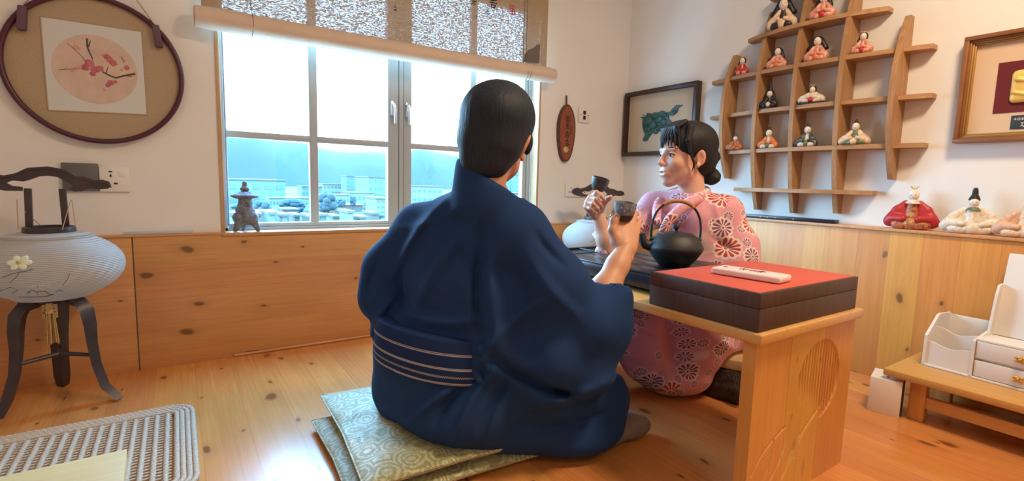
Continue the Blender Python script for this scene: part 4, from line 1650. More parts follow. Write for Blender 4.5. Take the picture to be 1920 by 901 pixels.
for (x0, z0, x1, z1, bend) in [(1.03, 0.02, 1.17, 0.20, 0.03), (1.10, 0.01, 1.235, 0.215, 0.025), (1.055, 0.055, 1.10, 0.16, 0.01), (1.13, 0.005, 1.37, 0.22, -0.045), (1.2, 0.09, 1.31, 0.19, -0.02), (1.02, 0.10, 1.14, 0.18, -0.015)]:
    pts = []
    for i in range(15):
        s_ = i / 14
        pts.append((x0 + (x1 - x0) * s_ + bend * math.sin(PI * s_), z0 + (z1 - z0) * s_ - 0.4 * bend * math.sin(PI * s_)))
    groove(pts, 0.0045, 0.0040)
Y_ = TY0 + 0.014 + dep
Vf = np.stack([X.ravel(), Y_.ravel(), Zz.ravel()], 1)
ii = np.arange(nx * nz).reshape(nx, nz)
Ff = np.stack([ii[:-1, :-1].ravel(), ii[1:, :-1].ravel(), ii[1:, 1:].ravel(), ii[:-1, 1:].ravel()], 1)
yb = TY0 + 0.044
bx = np.array([(xs[0], yb, 0), (xs[-1], yb, 0), (xs[-1], yb, zs[-1]), (xs[0], yb, zs[-1]), (xs[0], TY0 + 0.014, 0), (xs[-1], TY0 + 0.014, 0), (xs[-1], TY0 + 0.014, zs[-1]), (xs[0], TY0 + 0.014, zs[-1])])
bf = np.array([(1, 0, 3, 2), (0, 4, 7, 3), (5, 1, 2, 6), (0, 1, 5, 4), (3, 7, 6, 2)])
np_mesh('end_panel', [(Vf, Ff), (bx, bf)], TABLEW, lt, angle=30)
m = MB()
m.box(TX0 + 0.012, TX1 - 0.008, TY1 - 0.044, TY1 - 0.014, 0, TZ - 0.0245, 0.002)
m.build('end_panel', TABLEW, lt)

# brown box with red top
BRN = NT('box_brown')
v_ = BRN.coord('Object', (160, 160, 8))
BRN.fin(BRN.ramp(BRN.noise(v_, 1.0, 3, 0.6), [(0.3, (0.055, 0.027, 0.020)), (0.7, (0.085, 0.045, 0.033))]), 0.55)
BRN = BRN.m
REDT = simple('red_leather', (0.60, 0.10, 0.065), 0.55, bump=0.25, bscale=700)
bx_ = thing('storage_box', 'large flat dark brown box with red top panel on the end of the tea table', 'box', (1.21, 0.70, TZ))
m = MB()
m.box(0.992, 1.440, 0.552, 0.842, TZ + 0.0005, TZ + 0.050, 0.0012)
m.build('base', BRN, bx_)
m = MB()
m.box(0.992, 1.440, 0.552, 0.842, TZ + 0.0508, TZ + 0.083, 0.0012)
m.build('lid', BRN, bx_)
m = MB()
m.box(0.999, 1.433, 0.559, 0.835, TZ + 0.0825, TZ + 0.0838, 0.0004)
m.build('top_panel', REDT, bx_)
wt = thing('porcelain_rest', 'white rounded porcelain block with small red and dark print on the red box top', 'block', (1.15, 0.68, TZ + 0.084))
BM = Matrix.Translation((1.150, 0.672, TZ + 0.0845)) @ Matrix.Rotation(math.radians(6), 4, 'Z')
m = MB()
m.box(-0.034, 0.034, -0.083, 0.083, 0, 0.017, 0.006, BM, seg=4)
m.build('block', simple('white_porcelain', (0.80, 0.72, 0.70), 0.3), wt)
m = MB()
for k in range(5):
    a_ = k * 2 * PI / 5
    m.ell(BM @ Vector((0.006 * math.cos(a_) + 0.002, 0.008 * math.sin(a_) - 0.008, 0.0172)), (0.005, 0.005, 0.0004), seg=8, rings=4)
m.build('red_flower_print', REDD, wt)
m = MB()
for yy in (-0.03, -0.024, 0.012, 0.020):
    m.tube([BM @ Vector((-0.012, yy, 0.0173)), BM @ Vector((0.0, yy + 0.004, 0.0173)), BM @ Vector((0.012, yy - 0.002, 0.0173))], 0.001, 5)
m.ell(BM @ Vector((0.0, 0.062, 0.0172)), (0.006, 0.007, 0.0006), seg=8, rings=4)
m.build('dark_print', INK, wt)

# ================================================================ TEA TRAY, KETTLE, STAND
IRON = simple('cast_iron', (0.012, 0.016, 0.021), 0.42, bump=0.5, bscale=420)
BLACKW = simple('black_tray_wood', (0.022, 0.024, 0.030), 0.28, nscale=14, namp=0.2, coat=0.0) if False else simple('black_tray_wood', (0.022, 0.024, 0.030), 0.28, nscale=14, namp=0.2)
tt_ = thing('tea_tray', 'wide black lacquered tea tray with slatted top on the tea table', 'tray', (1.29, 1.17, TZ))
TR0 = TZ + 0.001
m = MB()
m.box(1.075, 1.440, 0.872, 1.44, TR0 + 0.012, TR0 + 0.052, 0.004)
m.build('body', BLACKW, tt_)
m = MB()
for k in range(4):
    a_ = 1.080 + 0.0892 * k
    m.box(a_, a_ + 0.087, 0.876, 1.30, TR0 + 0.051, TR0 + 0.058, 0.0015)
m.build('slatted_top', BLACKW, tt_)
m = MB()
m.box(1.078, 1.437, 1.302, 1.310, TR0 + 0.051, TR0 + 0.060, 0.001)
m.box(1.078, 1.437, 1.428, 1.437, TR0 + 0.051, TR0 + 0.060, 0.001)
m.box(1.078, 1.086, 1.31, 1.428, TR0 + 0.051, TR0 + 0.060, 0.001)
m.box(1.429, 1.437, 1.31, 1.428, TR0 + 0.051, TR0 + 0.060, 0.001)
m.box(1.262, 1.268, 1.31, 1.428, TR0 + 0.051, TR0 + 0.059, 0.001)
m.build('end_frame', BLACKW, tt_)
for xx in (1.085, 1.41):
    for yy in (0.885, 1.40):
        m = MB()
        m.box(xx, xx + 0.025, yy, yy + 0.025, TR0, TR0 + 0.013, 0.002)
        m.build('foot', BLACKW, tt_)
TT = TR0 + 0.058

kt = thing('iron_kettle', 'black cast-iron kettle with arched cane-wrapped handle on the tea tray', 'kettle', (1.242, 0.968, TT))
kx, ky = 1.242, 0.968
m = MB()
m.lathe([(0, 0.002), (0.040, 0.0), (0.044, 0.004), (0.062, 0.024), (0.078, 0.048), (0.0815, 0.058), (0.081, 0.062), (0.074, 0.078), (0.060, 0.094), (0.050, 0.100), (0.046, 0.101), (0.046, 0.098), (0, 0.098)], (kx, ky, TT), 56)
m.build('body', IRON, kt)
m = MB()
m.lathe([(0, 0.108), (0.012, 0.1075), (0.030, 0.105), (0.047, 0.102), (0.0485, 0.099), (0.045, 0.098), (0, 0.098)], (kx, ky, TT), 48)
lid = m.build('lid', IRON, kt)
m = MB()
m.lathe([(0.006, 0.106), (0.0045, 0.110), (0.005, 0.113), (0.0105, 0.119), (0.0105, 0.125), (0.006, 0.130), (0, 0.131)], (kx, ky, TT), 20)
m.build('knob', IRON, lid)
hd_ = np.array([0.832, -0.555, 0])      # handle plane faces the camera
sp = -hd_
m = MB()
p0 = np.array([kx, ky, TT + 0.062])
m.tube([p0 + sp * 0.070, p0 + sp * 0.090 + np.array([0, 0, 0.004]), p0 + sp * 0.099 + np.array([0, 0, 0.018]), p0 + sp * 0.103 + np.array([0, 0, 0.036])], [0.018, 0.015, 0.012, 0.010], 16)
m.build('spout', IRON, kt)
pts = []
for i in range(25):
    a_ = PI * i / 24
    pts.append(np.array([kx, ky, TT + 0.086]) + hd_ * (-0.0735 * math.cos(a_) * (1 + 0.12 * math.sin(a_))) + np.array([0, 0, 0.112 * math.sin(a_) ** 0.8]))
m = MB()
m.tube(pts, 0.0036, 10)
for s_ in (-1, 1):
    m.ell(np.array([kx, ky, TT + 0.083]) + hd_ * s_ * 0.071, (0.008, 0.008, 0.008), seg=10, rings=8)
hnd = m.build('handle', IRON, kt)
m = MB()
m.tube([p + np.array([0, 0, 0.0005]) for p in pts[8:18]], 0.0058, 10)
for p_, q_ in zip(pts[8:17], pts[9:18]):
    for f_ in (0.0, 0.33, 0.66):
        c_ = p_ + (q_ - p_) * f_
        d_ = (q_ - p_) / np.linalg.norm(q_ - p_)
        n_ = np.cross(d_, [-FWD[0], -FWD[1], 0])
        m.tube([c_ - d_ * 0.0004, c_ + d_ * 0.0004], 0.0064, 10)
m.build('cane_grip', simple('cane', (0.42, 0.20, 0.07), 0.5, nscale=120, namp=0.25), hnd)

ts = thing('iron_stand', 'dark teal-black turned iron stand with flared foot, ball and prongs beside the kettle', 'stand', (1.142, 1.112, TT))
TEALI = simple('teal_iron', (0.018, 0.035, 0.042), 0.3, 0.3)
sx_, sy_ = 1.150, 1.105
m = MB()
m.lathe([(0.034, 0.0), (0.036, 0.003), (0.030, 0.012), (0.020, 0.028), (0.014, 0.036), (0.018, 0.040), (0.019, 0.045), (0.012, 0.050), (0.011, 0.060), (0.014, 0.066)], (sx_, sy_, TT), 6)
m.build('flared_foot', TEALI, ts, angle=20)
m = MB()
m.lathe([(0.010, 0.064), (0.030, 0.068), (0.034, 0.074), (0.033, 0.082), (0.024, 0.086), (0.010, 0.088)], (sx_, sy_, TT), 36)
m.build('saucer', TEALI, ts)
m = MB()
m.ell((sx_, sy_, TT + 0.103), 0.0205, seg=24, rings=16)
m.build('ball', TEALI, ts)
m = MB()
m.tube([(sx_, sy_, TT + 0.118), (sx_, sy_, TT + 0.130)], [0.008, 0.016], 12)
for k in range(3):
    a_ = 0.6 + k * 2 * PI / 3
    m.tube([(sx_, sy_, TT + 0.128), (sx_ + 0.020 * math.cos(a_), sy_ + 0.020 * math.sin(a_), TT + 0.134), (sx_ + 0.036 * math.cos(a_), sy_ + 0.036 * math.sin(a_), TT + 0.146)], [0.005, 0.004, 0.003], 8)
m.build('prongs', TEALI, ts)

# ================================================================ PAPER LANTERNS
SMOKE = simple('dark_lantern_wood', (0.045, 0.032, 0.036), 0.38, nscale=18, namp=0.3)
t = NT('lantern_paper')
v_ = t.coord('Object')
o_ = t.sep(v_)
rib = t.math('SINE', t.math('MULTIPLY', o_[2], 1250.0))
nse = t.noise(v_, 22, 3, 0.6)
t.bump(t.math('ADD', t.math('MULTIPLY', rib, 1.2), nse), 0.6, 0.002)
t.fin(t.mix(nse, (0.60, 0.60, 0.56), (0.72, 0.72, 0.68)), 0.55)
tl = t.N('ShaderNodeBsdfTranslucent')
tl.inputs[0].default_value = (0.80, 0.80, 0.76, 1)
mx = t.N('ShaderNodeMixShader')
mx.inputs[0].default_value = 0.40
t.L(t.bs.outputs[0], mx.inputs[1])
t.L(tl.outputs[0], mx.inputs[2])
tp = t.N('ShaderNodeBsdfTransparent')
mx2 = t.N('ShaderNodeMixShader')
mx2.inputs[0].default_value = 0.10
t.L(mx.outputs[0], mx2.inputs[1])
t.L(tp.outputs[0], mx2.inputs[2])
t.L(mx2.outputs[0], t.out.inputs['Surface'])
PAPER = t.m
TASS = simple('tassel_gold', (0.52, 0.32, 0.12), 0.7, nscale=200, namp=0.3)
PETAL = simple('white_petal', (0.72, 0.78, 0.66), 0.6)
PCEN = simple('yellow_green', (0.45, 0.52, 0.10), 0.6)
PBLUE = simple('painted_blue', (0.18, 0.33, 0.50), 0.7)

ln = thing('paper_lantern', 'round white paper lantern on curved dark wooden legs standing by the window wall at left', 'lantern', (-0.325, 2.030, 0))
lx, ly = -0.325, 2.030
m = MB()
prof = [(0.055, 0.103), (0.075, 0.101), (0.105, 0.094)] + [(0.178 * math.cos(a_), 0.105 * math.sin(a_)) for a_ in np.linspace(0.95, -0.95, 30)] + [(0.095, -0.094), (0.07, -0.098)]
m.lathe(prof, (lx, ly, 0.435), 72)
m.build('paper_shade', PAPER, ln)
m = MB()
m.lathe([(0.050, 0.532), (0.060, 0.532), (0.062, 0.538), (0.061, 0.553), (0.056, 0.555), (0.050, 0.553), (0.050, 0.532)], (lx, ly, 0), 40)
m.build('top_ring', SMOKE, ln)
for xx in (-0.386, -0.276):
    m = MB()
    m.box(xx - 0.0085, xx + 0.0085, ly - 0.006, ly + 0.006, 0.540, 0.668, 0.002, Matrix.Translation((xx, 0, 0)) @ Matrix.Rotation(0.03 if xx < -0.33 else -0.02, 4, 'Y') @ Matrix.Translation((-xx, 0, 0.0)))
    m.build('upright', SMOKE, ln)
# carved cloud handle
hcx = -0.318
top = [(-0.150, 0.682), (-0.142, 0.700), (-0.120, 0.708), (-0.095, 0.704), (-0.070, 0.712), (-0.045, 0.728), (0.0, 0.734), (0.040, 0.726), (0.062, 0.708), (0.085, 0.706), (0.108, 0.696), (0.125, 0.698), (0.142, 0.692), (0.146, 0.680), (0.138, 0.670)]
bot = [(0.118, 0.668), (0.095, 0.670), (0.075, 0.661), (0.055, 0.660), (0.044, 0.668), (0.055, 0.676), (0.040, 0.690), (0.020, 0.703), (0.0, 0.706), (-0.020, 0.704), (-0.040, 0.694), (-0.055, 0.688), (-0.080, 0.690), (-0.093, 0.683), (-0.080, 0.674), (-0.06, 0.672), (-0.06, 0.660), (-0.095, 0.660), (-0.130, 0.668)]
m = MB()
m.prism([(x, z) for x, z in top + bot], (hcx, ly + 0.008, 0), (1, 0, 0), (0, 0, 1), (0, -0.016, 0))
m.tube([(hcx + x, ly - 0.008, z - 0.007) for x, z in top[1:-1]], 0.0022, 6)
m.build('carved_handle', SMOKE, ln, angle=35)
CORD = simple('tan_cord', (0.45, 0.30, 0.15), 0.8)
for (xa, za, xb, zb, yy) in [(-0.271, 0.635, -0.288, 0.548, -0.06), (-0.268, 0.635, -0.262, 0.553, -0.02), (-0.390, 0.635, -0.388, 0.55, -0.03), (-0.375, 0.60, -0.35, 0.555, 0.03)]:
    m = MB()
    m.tube([(xa, ly - 0.008, za), (xb, ly + yy, zb)], 0.0012, 5)
    m.build('tie_cord', CORD, ln)
m = MB()
m.lathe([(0, 0.327), (0.052, 0.328), (0.062, 0.334), (0.062, 0.344), (0.05, 0.350), (0, 0.35)], (lx, ly, 0), 36)
m.build('base_plate', SMOKE, ln)
legs = [(-0.178, 1.955), (-0.455, 1.968), (-0.345, 2.175)]
for (gx_, gy_) in legs:
    d = Vector((gx_ - lx, gy_ - ly, 0))
    L_ = d.length
    d.normalize()
    prof2 = [(0.030, 0.330), (0.070, 0.322), (0.088, 0.295), (0.094, 0.25), (0.096, 0.19), (0.105, 0.12), (0.125, 0.05), (L_, 0.006)]
    m = MB()
    pts = [Vector((lx, ly, 0)) + d * a_ + Vector((0, 0, z_)) for a_, z_ in prof2]
    m.tube(pts, [0.018, 0.023, 0.025, 0.023, 0.019, 0.017, 0.017, 0.013], 4, squash=(1.25, 0.85))
    m.bm.normal_update()
    for v in m.bm.verts:
        v.co.z = max(v.co.z, 0.0005)
    m.build('leg', SMOKE, ln, angle=50)
for (gx_, gy_) in legs:
    d = Vector((gx_ - lx, gy_ - ly, 0)).normalized()
    m = MB()
    m.tube([(lx, ly, 0.157), tuple(Vector((lx, ly, 0.150)) + d * 0.103)], [0.0075, 0.006], 8)
    m.build('stretcher', SMOKE, ln)
m = MB()
m.tube([(lx - 0.004, ly - 0.06, 0.330), (lx - 0.004, ly - 0.062, 0.300)], [0.008, 0.012], 8)
rq = random.Random(2)
for k in range(46):
    a_ = rq.uniform(0, 6.28)
    r_ = 0.016 * math.sqrt(rq.random())
    m.tube([(lx - 0.004 + r_ * 0.6 * math.cos(a_), ly - 0.062 + r_ * 0.6 * math.sin(a_), 0.305), (lx - 0.004 + r_ * math.cos(a_), ly - 0.062 + r_ * math.sin(a_), 0.205 + rq.uniform(0, 0.008))], 0.0016, 4)
m.build('tassel', TASS, ln)
m = MB()
m.box(lx - 0.022, lx + 0.014, ly - 0.066, ly - 0.060, 0.285, 0.327, 0.002)
tagp = m.build('tag_plate', simple('tag_wood', (0.40, 0.26, 0.12), 0.6), ln)
strokes((lx - 0.018, ly - 0.0662, 0.289), SX, SZ, SW, G3, 0.028, INK, 'tag_mark', tagp, width=0.1)


def on_paper(u, v):
    """point on the lantern's paper seen at pixel u,v"""
    r_ = ray(u, v)
    c = np.array([lx, ly, 0.435])
    A_ = np.array([0.178, 0.178, 0.105])
    o1 = (CC - c) / A_
    d1 = r_ / A_
    a_, b_, cc_ = d1 @ d1, 2 * o1 @ d1, o1 @ o1 - 1
    disc = max(b_ * b_ - 4 * a_ * cc_, 0)
    t_ = (-b_ - math.sqrt(disc)) / (2 * a_)
    p_ = CC + r_ * t_
    n_ = (p_ - c) / (A_ * A_)
    return p_, n_ / np.linalg.norm(n_)


p_, n_ = on_paper(38, 493)
m = MB()
for k in range(6):
    a_ = k * PI / 3
    e1, e2 = perp(n_)
    c_ = Vector(p_) + (e1 * math.cos(a_) + e2 * math.sin(a_) * 0.7) * 0.015 + Vector(n_) * 0.004
    Mx = Matrix([list(x) for x in (e1, e2, Vector(n_))]).transposed()
    m.ell(c_, (0.013, 0.009, 0.003), Mx @ Matrix.Rotation(a_, 3, 'Z'), seg=12, rings=6)
fl = m.build('applied_flower', PETAL, ln)
m = MB()
m.ell(Vector(p_) + Vector(n_) * 0.007, 0.006, seg=10, rings=6)
m.build('flower_centre', PCEN, fl)
for px_, mt, rad in [([(5, 520), (25, 512), (50, 508), (62, 504)], INKG, 0.0010), ([(18, 530), (30, 520), (38, 508)], INKG, 0.0009), ([(0, 545), (20, 538), (34, 543), (22, 550)], INKG, 0.0010), ([(55, 538), (72, 534), (92, 537)], MATB, 0.0012), ([(52, 548), (60, 543), (70, 547), (85, 545), (95, 552)], INKG, 0.0013), ([(70, 552), (71, 535)], INKG, 0.0008), ([(104, 546), (112, 543), (118, 545)], PBLUE, 0.0024), ([(118, 534), (127, 522), (131, 512)], INKG, 0.0009), ([(128, 520), (140, 508), (160, 500)], MATB, 0.0009), ([(52, 549), (56, 547)], PBLUE, 0.0022), ([(36, 556), (60, 556), (86, 555), (100, 551)], INKG, 0.0016)]:
    m = MB()
    pts = []
    for (u, v) in px_:
        p_, n_ = on_paper(u, v)
        pts.append(tuple(p_ + n_ * 0.0004))
    m.tube(pts, rad, 5)
    m.build('painted_stroke', mt, ln)
ln2 = copy_tree(ln)
ln2.location = (1.90, 2.015, 0)
ln2.rotation_euler = (0, 0, -0.45)
ln2['label'] = 'round white paper lantern in the far corner, mostly hidden behind the raised hands'

# ================================================================ STONE LANTERN
t = NT('rough_stone')
v_ = t.coord()
n_ = t.noise(v_, 60, 5, 0.7)
t.bump(n_, 0.8, 0.003)
t.fin(t.ramp(n_, [(0.3, (0.085, 0.095, 0.125)), (0.65, (0.26, 0.29, 0.36))]), 0.9)
STONE = t.m
stl = thing('stone_lantern', 'small grey stone lantern with mushroom cap on the window ledge', 'lantern', (0.228, 2.258, 0.5))
cx_, cy_ = 0.226, 2.262
zb = 0.5005
V, F = Sculpt().ell((cx_, cy_, zb + 0.056), (0.047, 0.034, 0.031), k=0.006) \
    .cone((cx_ - 0.020, cy_ - 0.012, zb + 0.05), (cx_ - 0.038, cy_ - 0.014, zb + 0.010), 0.018, 0.0105, 0.008) \
    .cone((cx_ + 0.022, cy_ - 0.012, zb + 0.05), (cx_ + 0.042, cy_ - 0.014, zb + 0.010), 0.018, 0.0105, 0.008) \
    .cone((cx_, cy_ + 0.018, zb + 0.05), (cx_ - 0.008, cy_ + 0.030, zb + 0.007), 0.012, 0.007, 0.008) \
    .plane((0, 0, zb), (0, 0, -1), 0.002).mesh(0.0028, disp=lambda p: 0.0012 * fold_noise(3, 8, 60, 140)(p))
np_mesh('footed_base', [(V, F)], STONE, stl)
V, F = Sculpt().cone((cx_, cy_, zb + 0.078), (cx_, cy_, zb + 0.112), 0.033, 0.027, 0.006).cone((cx_, cy_, zb + 0.112), (cx_, cy_, zb + 0.134), 0.022, 0.026, 0.006) \
    .cone((cx_ - 0.026, cy_, zb + 0.082), (cx_ + 0.026, cy_, zb + 0.082), 0.009, 0.009, 0.008) \
    .ell((cx_, cy_ - 0.028, zb + 0.108), (0.010, 0.012, 0.010), sub=True, k=0.003).plane((0, 0, zb + 0.137), (0, 0, 1), 0.002).mesh(0.0028, disp=lambda p: 0.001 * fold_noise(4, 8, 60, 140)(p))
np_mesh('light_chamber', [(V, F)], STONE, stl)
V, F = Sculpt().ell((cx_, cy_, zb + 0.142), (0.052, 0.046, 0.011), k=0.006).ell((cx_, cy_, zb + 0.150), (0.028, 0.026, 0.012), k=0.01).mesh(0.0028, disp=lambda p: 0.001 * fold_noise(5, 8, 60, 140)(p))
np_mesh('cap', [(V, F)], STONE, stl)
V, F = Sculpt().ell((cx_, cy_, zb + 0.170), (0.017, 0.017, 0.012), k=0.004).cone((cx_, cy_, zb + 0.175), (cx_, cy_, zb + 0.193), 0.010, 0.009, 0.004).mesh(0.0022)
np_mesh('finial', [(V, F)], STONE, stl)

# ================================================================ RUG AND STOOL
t = NT('rope_fibre')
v_ = t.coord('Object', (300, 300, 300))
n_ = t.noise(v_, 1.0, 3, 0.6)
t.bump(n_, 0.6, 0.002)
t.fin(t.ramp(n_, [(0.3, (0.42, 0.32, 0.22)), (0.7, (0.68, 0.57, 0.43))]), 0.85)
ROPE = t.m
rg = thing('crochet_mat', 'beige crocheted rope mat with open rows and ribbed border on the floor at left', 'mat', (-0.4, 1.55, 0))
RX0, RX1, RY0, RY1 = -0.95, 0.012, 1.285, 1.795


def rrect(x0, x1, y0, y1, r, n_=8):
    pts_ = []
    for cx2, cy2, a0 in [(x1 - r, y1 - r, 0), (x0 + r, y1 - r, PI / 2), (x0 + r, y0 + r, PI), (x1 - r, y0 + r, 1.5 * PI)]:
        for i in range(n_ + 1):
            a_ = a0 + (PI / 2) * i / n_
            pts_.append((cx2 + r * math.cos(a_), cy2 + r * math.sin(a_)))
    return pts_


def resample(pts_, step):
    P_ = np.array(pts_ + [pts_[0]])
    L_ = np.concatenate([[0], np.cumsum(np.linalg.norm(np.diff(P_, axis=0), axis=1))])
    n_ = int(L_[-1] / step)
    s_ = np.linspace(0, L_[-1], n_, endpoint=False)
    return np.stack([np.interp(s_, L_, P_[:, 0]), np.interp(s_, L_, P_[:, 1])], 1)


m = MB()
for k in range(4):
    pr_ = resample(rrect(RX0 + 0.013 * k, RX1 - 0.013 * k, RY0 + 0.013 * k, RY1 - 0.013 * k, max(0.06 - 0.012 * k, 0.02)), 0.0045)
    m.tube([(x, y, 0.0085) for x, y in pr_], [0.0070 + 0.0013 * math.sin(i * 2.1) for i in range(len(pr_))], 8, closed=True)
m.build('border', ROPE, rg, angle=80)
m = MB()
xk = RX1 - 0.062
rows_ = []
while xk > RX0 + 0.055:
    ys = np.arange(RY0 + 0.05, RY1 - 0.05, 0.0045)
    m.tube([(xk + 0.0008 * math.sin(y * 900), y, 0.008) for y in ys], [0.0062 + 0.0014 * math.sin(i * 1.9) for i in range(len(ys))], 7)
    rows_.append(xk)
    xk -= 0.0255
for y in np.arange(RY0 + 0.055, RY1 - 0.05, 0.0150):
    m.tube([(RX1 - 0.05, y, 0.0065), (rows_[-1], y, 0.0065)], 0.0034, 5)
m.build('open_rows', ROPE, rg, angle=80)
st = thing('wooden_stool', 'corner of a low light-wood stool in front of the crocheted mat', 'stool', (-0.35, 0.8, 0))
SM = Matrix.Translation((-0.095, 1.105, 0)) @ Matrix.Rotation(math.radians(1.5), 4, 'Z')
m = MB()
m.box(-0.55, 0, -0.32, 0, 0.198, 0.22, 0.002, SM)
m.build('seat_board', STOOLW, st)
for xx in (-0.50, -0.05):
    m = MB()
    m.box(xx, xx + 0.025, -0.29, -0.03, 0.0, 0.198, 0.002, SM)
    m.build('leg', STOOLW, st)

# ================================================================ FLOOR CUSHIONS
t = NT('green_brocade')
v_ = t.coord('Object', (1, 1, 1))
vo = t.N('ShaderNodeTexVoronoi', voronoi_dimensions='3D')
vo.inputs['Scale'].default_value = 16
jn = t.noise(v_, 9, 2, 0.5)
t.L(t.comb(t.math('ADD', t.sep(v_)[0], t.math('MULTIPLY', jn, 0.05)), t.sep(v_)[1], t.sep(v_)[2]), vo.inputs['Vector'])
wv = t.math('SINE', t.math('MULTIPLY', t.math('ADD', vo.outputs['Distance'], t.math('MULTIPLY', jn, 0.35)), 34.0))
n_ = t.noise(v_, 60, 4, 0.7, 2.5)
f = t.math('ADD', t.math('MULTIPLY', wv, 0.10), n_)
fm = t.ramp(f, [(0.46, 0.0), (0.60, 1.0)])
t.bump(t.math('ADD', t.math('MULTIPLY', fm, 0.5), t.noise(v_, 900, 2)), 0.35, 0.001)
t.fin(t.mix(fm, (0.27, 0.27, 0.11), (0.50, 0.52, 0.31)), t.math('MULTIPLY_ADD', fm, -0.15, 0.52), **{'Sheen Weight': 0.5})
BROC = t.m


def cushion(label, cx2, cy2, hx, hy, z0, th, rot, seed, dent=None):
    t_ = thing('floor_cushion', label, 'cushion', (cx2, cy2, z0), rot, 'green brocade floor cushions')
    n1, n2_ = 90, 26
    fn = fold_noise(seed, 12, 10, 30)
    ca, sa = math.cos(rot), math.sin(rot)
    vs, fs = [], []
    N_ = 80
    for side in (1, -1):
        for i in range(N_ + 1):
            for j in range(N_ + 1):
                a_, b_ = 2 * i / N_ - 1, 2 * j / N_ - 1
                a_, b_ = math.sin(a_ * PI / 2) * 0.35 + a_ * 0.65, math.sin(b_ * PI / 2) * 0.35 + b_ * 0.65
                ex = hx * a_ * (1 - 0.05 * (1 - b_ * b_) * 0 - 0.035 * (1 - abs(b_)) * 1.0)
                ey = hy * b_ * (1 - 0.035 * (1 - abs(a_)))
                hgt = ((1 - a_ ** 6) * (1 - b_ ** 6))
                hgt = max(hgt, 0) ** 0.5 * (0.55 + 0.45 * (1 - max(abs(a_), abs(b_)) ** 2))
                z = side * th / 2 * hgt
                vs.append((cx2 + ex * ca - ey * sa, cy2 + ex * sa + ey * ca, z0 + th / 2 + z, side, a_, b_))
    V_ = np.array([v[:3] for v in vs])
    sd = np.array([v[3] for v in vs])
    A_ = np.array([v[4] for v in vs])
    B_ = np.array([v[5] for v in vs])
    top_ = sd > 0
    em = np.clip(1 - np.maximum(np.abs(A_), np.abs(B_)) ** 8, 0, 1)
    nz_ = fn(V_ * np.array([1, 1, 0.3]))
    rad = np.sin(np.arctan2(B_, A_) * 11 + 3 * nz_) * np.clip(np.maximum(np.abs(A_), np.abs(B_)) - 0.45, 0, 1) * 1.4
    V_[top_, 2] += (nz_[top_] * 0.0038 + rad[top_] * 0.0055) * em[top_]
    if dent is not None:
        dx, dy, dr, dd = dent
        g_ = np.exp(-(((V_[:, 0] - dx) ** 2 + (V_[:, 1] - dy) ** 2) / dr ** 2) ** 1.5)
        V_[top_, 2] -= dd * g_[top_]
        V_[:, 2] = np.maximum(V_[:, 2], z0)
    V_[~top_, 2] = np.maximum(V_[~top_, 2] * 0 + z0 + th / 2 - (th / 2) * em[~top_] ** 0.5, z0)
    F_ = []
    for s_ in (0, 1):
        o1 = s_ * (N_ + 1) ** 2
        for i in range(N_):
            for j in range(N_):
                q = [o1 + i * (N_ + 1) + j, o1 + (i + 1) * (N_ + 1) + j, o1 + (i + 1) * (N_ + 1) + j + 1, o1 + i * (N_ + 1) + j + 1]
                F_.append(q if s_ == 0 else q[::-1])
    o = np_mesh('cover', [(V_, np.array(F_))], BROC, t_)
    mb = MB()
    ring = []
    for i in range(N_ + 1):
        ring.append(i * (N_ + 1))
    idx_ = [i * (N_ + 1) for i in range(N_ + 1)] + [N_ * (N_ + 1) + j for j in range(1, N_ + 1)] + [i * (N_ + 1) + N_ for i in range(N_ - 1, -1, -1)] + [j for j in range(N_ - 1, 0, -1)]
    mb.tube([tuple(V_[k] * [1, 1, 0] + np.array([0, 0, z0 + th / 2])) for k in idx_], 0.0022, 6, closed=True)
    mb.build('seam', BROC, t_)
    return t_


cushion('lower green brocade floor cushion, peeking out under the one the man sits on', 0.545, 1.215, 0.255, 0.235, 0.0005, 0.047, -0.03, 5)
cushion('upper green brocade floor cushion directly under the seated man', 0.565, 1.235, 0.245, 0.262, 0.046, 0.050, -0.06, 9, dent=(0.66, 1.20, 0.2, 0.012))

# ================================================================ STUMP SEAT
sp_ = thing('stump_seat', 'round tree-stump seat with dark bark and pale top behind the table leg', 'seat', (1.665, 0.985, 0))
m = MB()
BARK = NT('bark')
v_ = BARK.coord('Object', (40, 40, 22))
n_ = BARK.noise(v_, 1.0, 4, 0.65)
BARK.bump(n_, 1.0, 0.012)
BARK.fin(BARK.ramp(n_, [(0.35, (0.02, 0.014, 0.010)), (0.75, (0.10, 0.07, 0.045))]), 0.9)
V, F = Sculpt().cone((1.665, 0.985, 0.05), (1.665, 0.985, 0.075), 0.155, 0.150, 0.01).plane((0, 0, 0.118), (0, 0, 1), 0.004).plane((0, 0, 0.0), (0, 0, -1), 0.004).mesh(0.006, disp=lambda p: 0.006 * fold_noise(8, 10, 12, 40)(p))
np_mesh('bark_side', [(V, F)], BARK.m, sp_)
m = MB()
m.lathe([(0, 0.119), (0.148, 0.119), (0.150, 0.125), (0.145, 0.150), (0.12, 0.157), (0, 0.160)], (1.665, 0.985, 0), 48)
m.build('seat_top', simple('pale_stump_wood', (0.50, 0.34, 0.17), 0.6, nscale=10, namp=0.3), sp_)

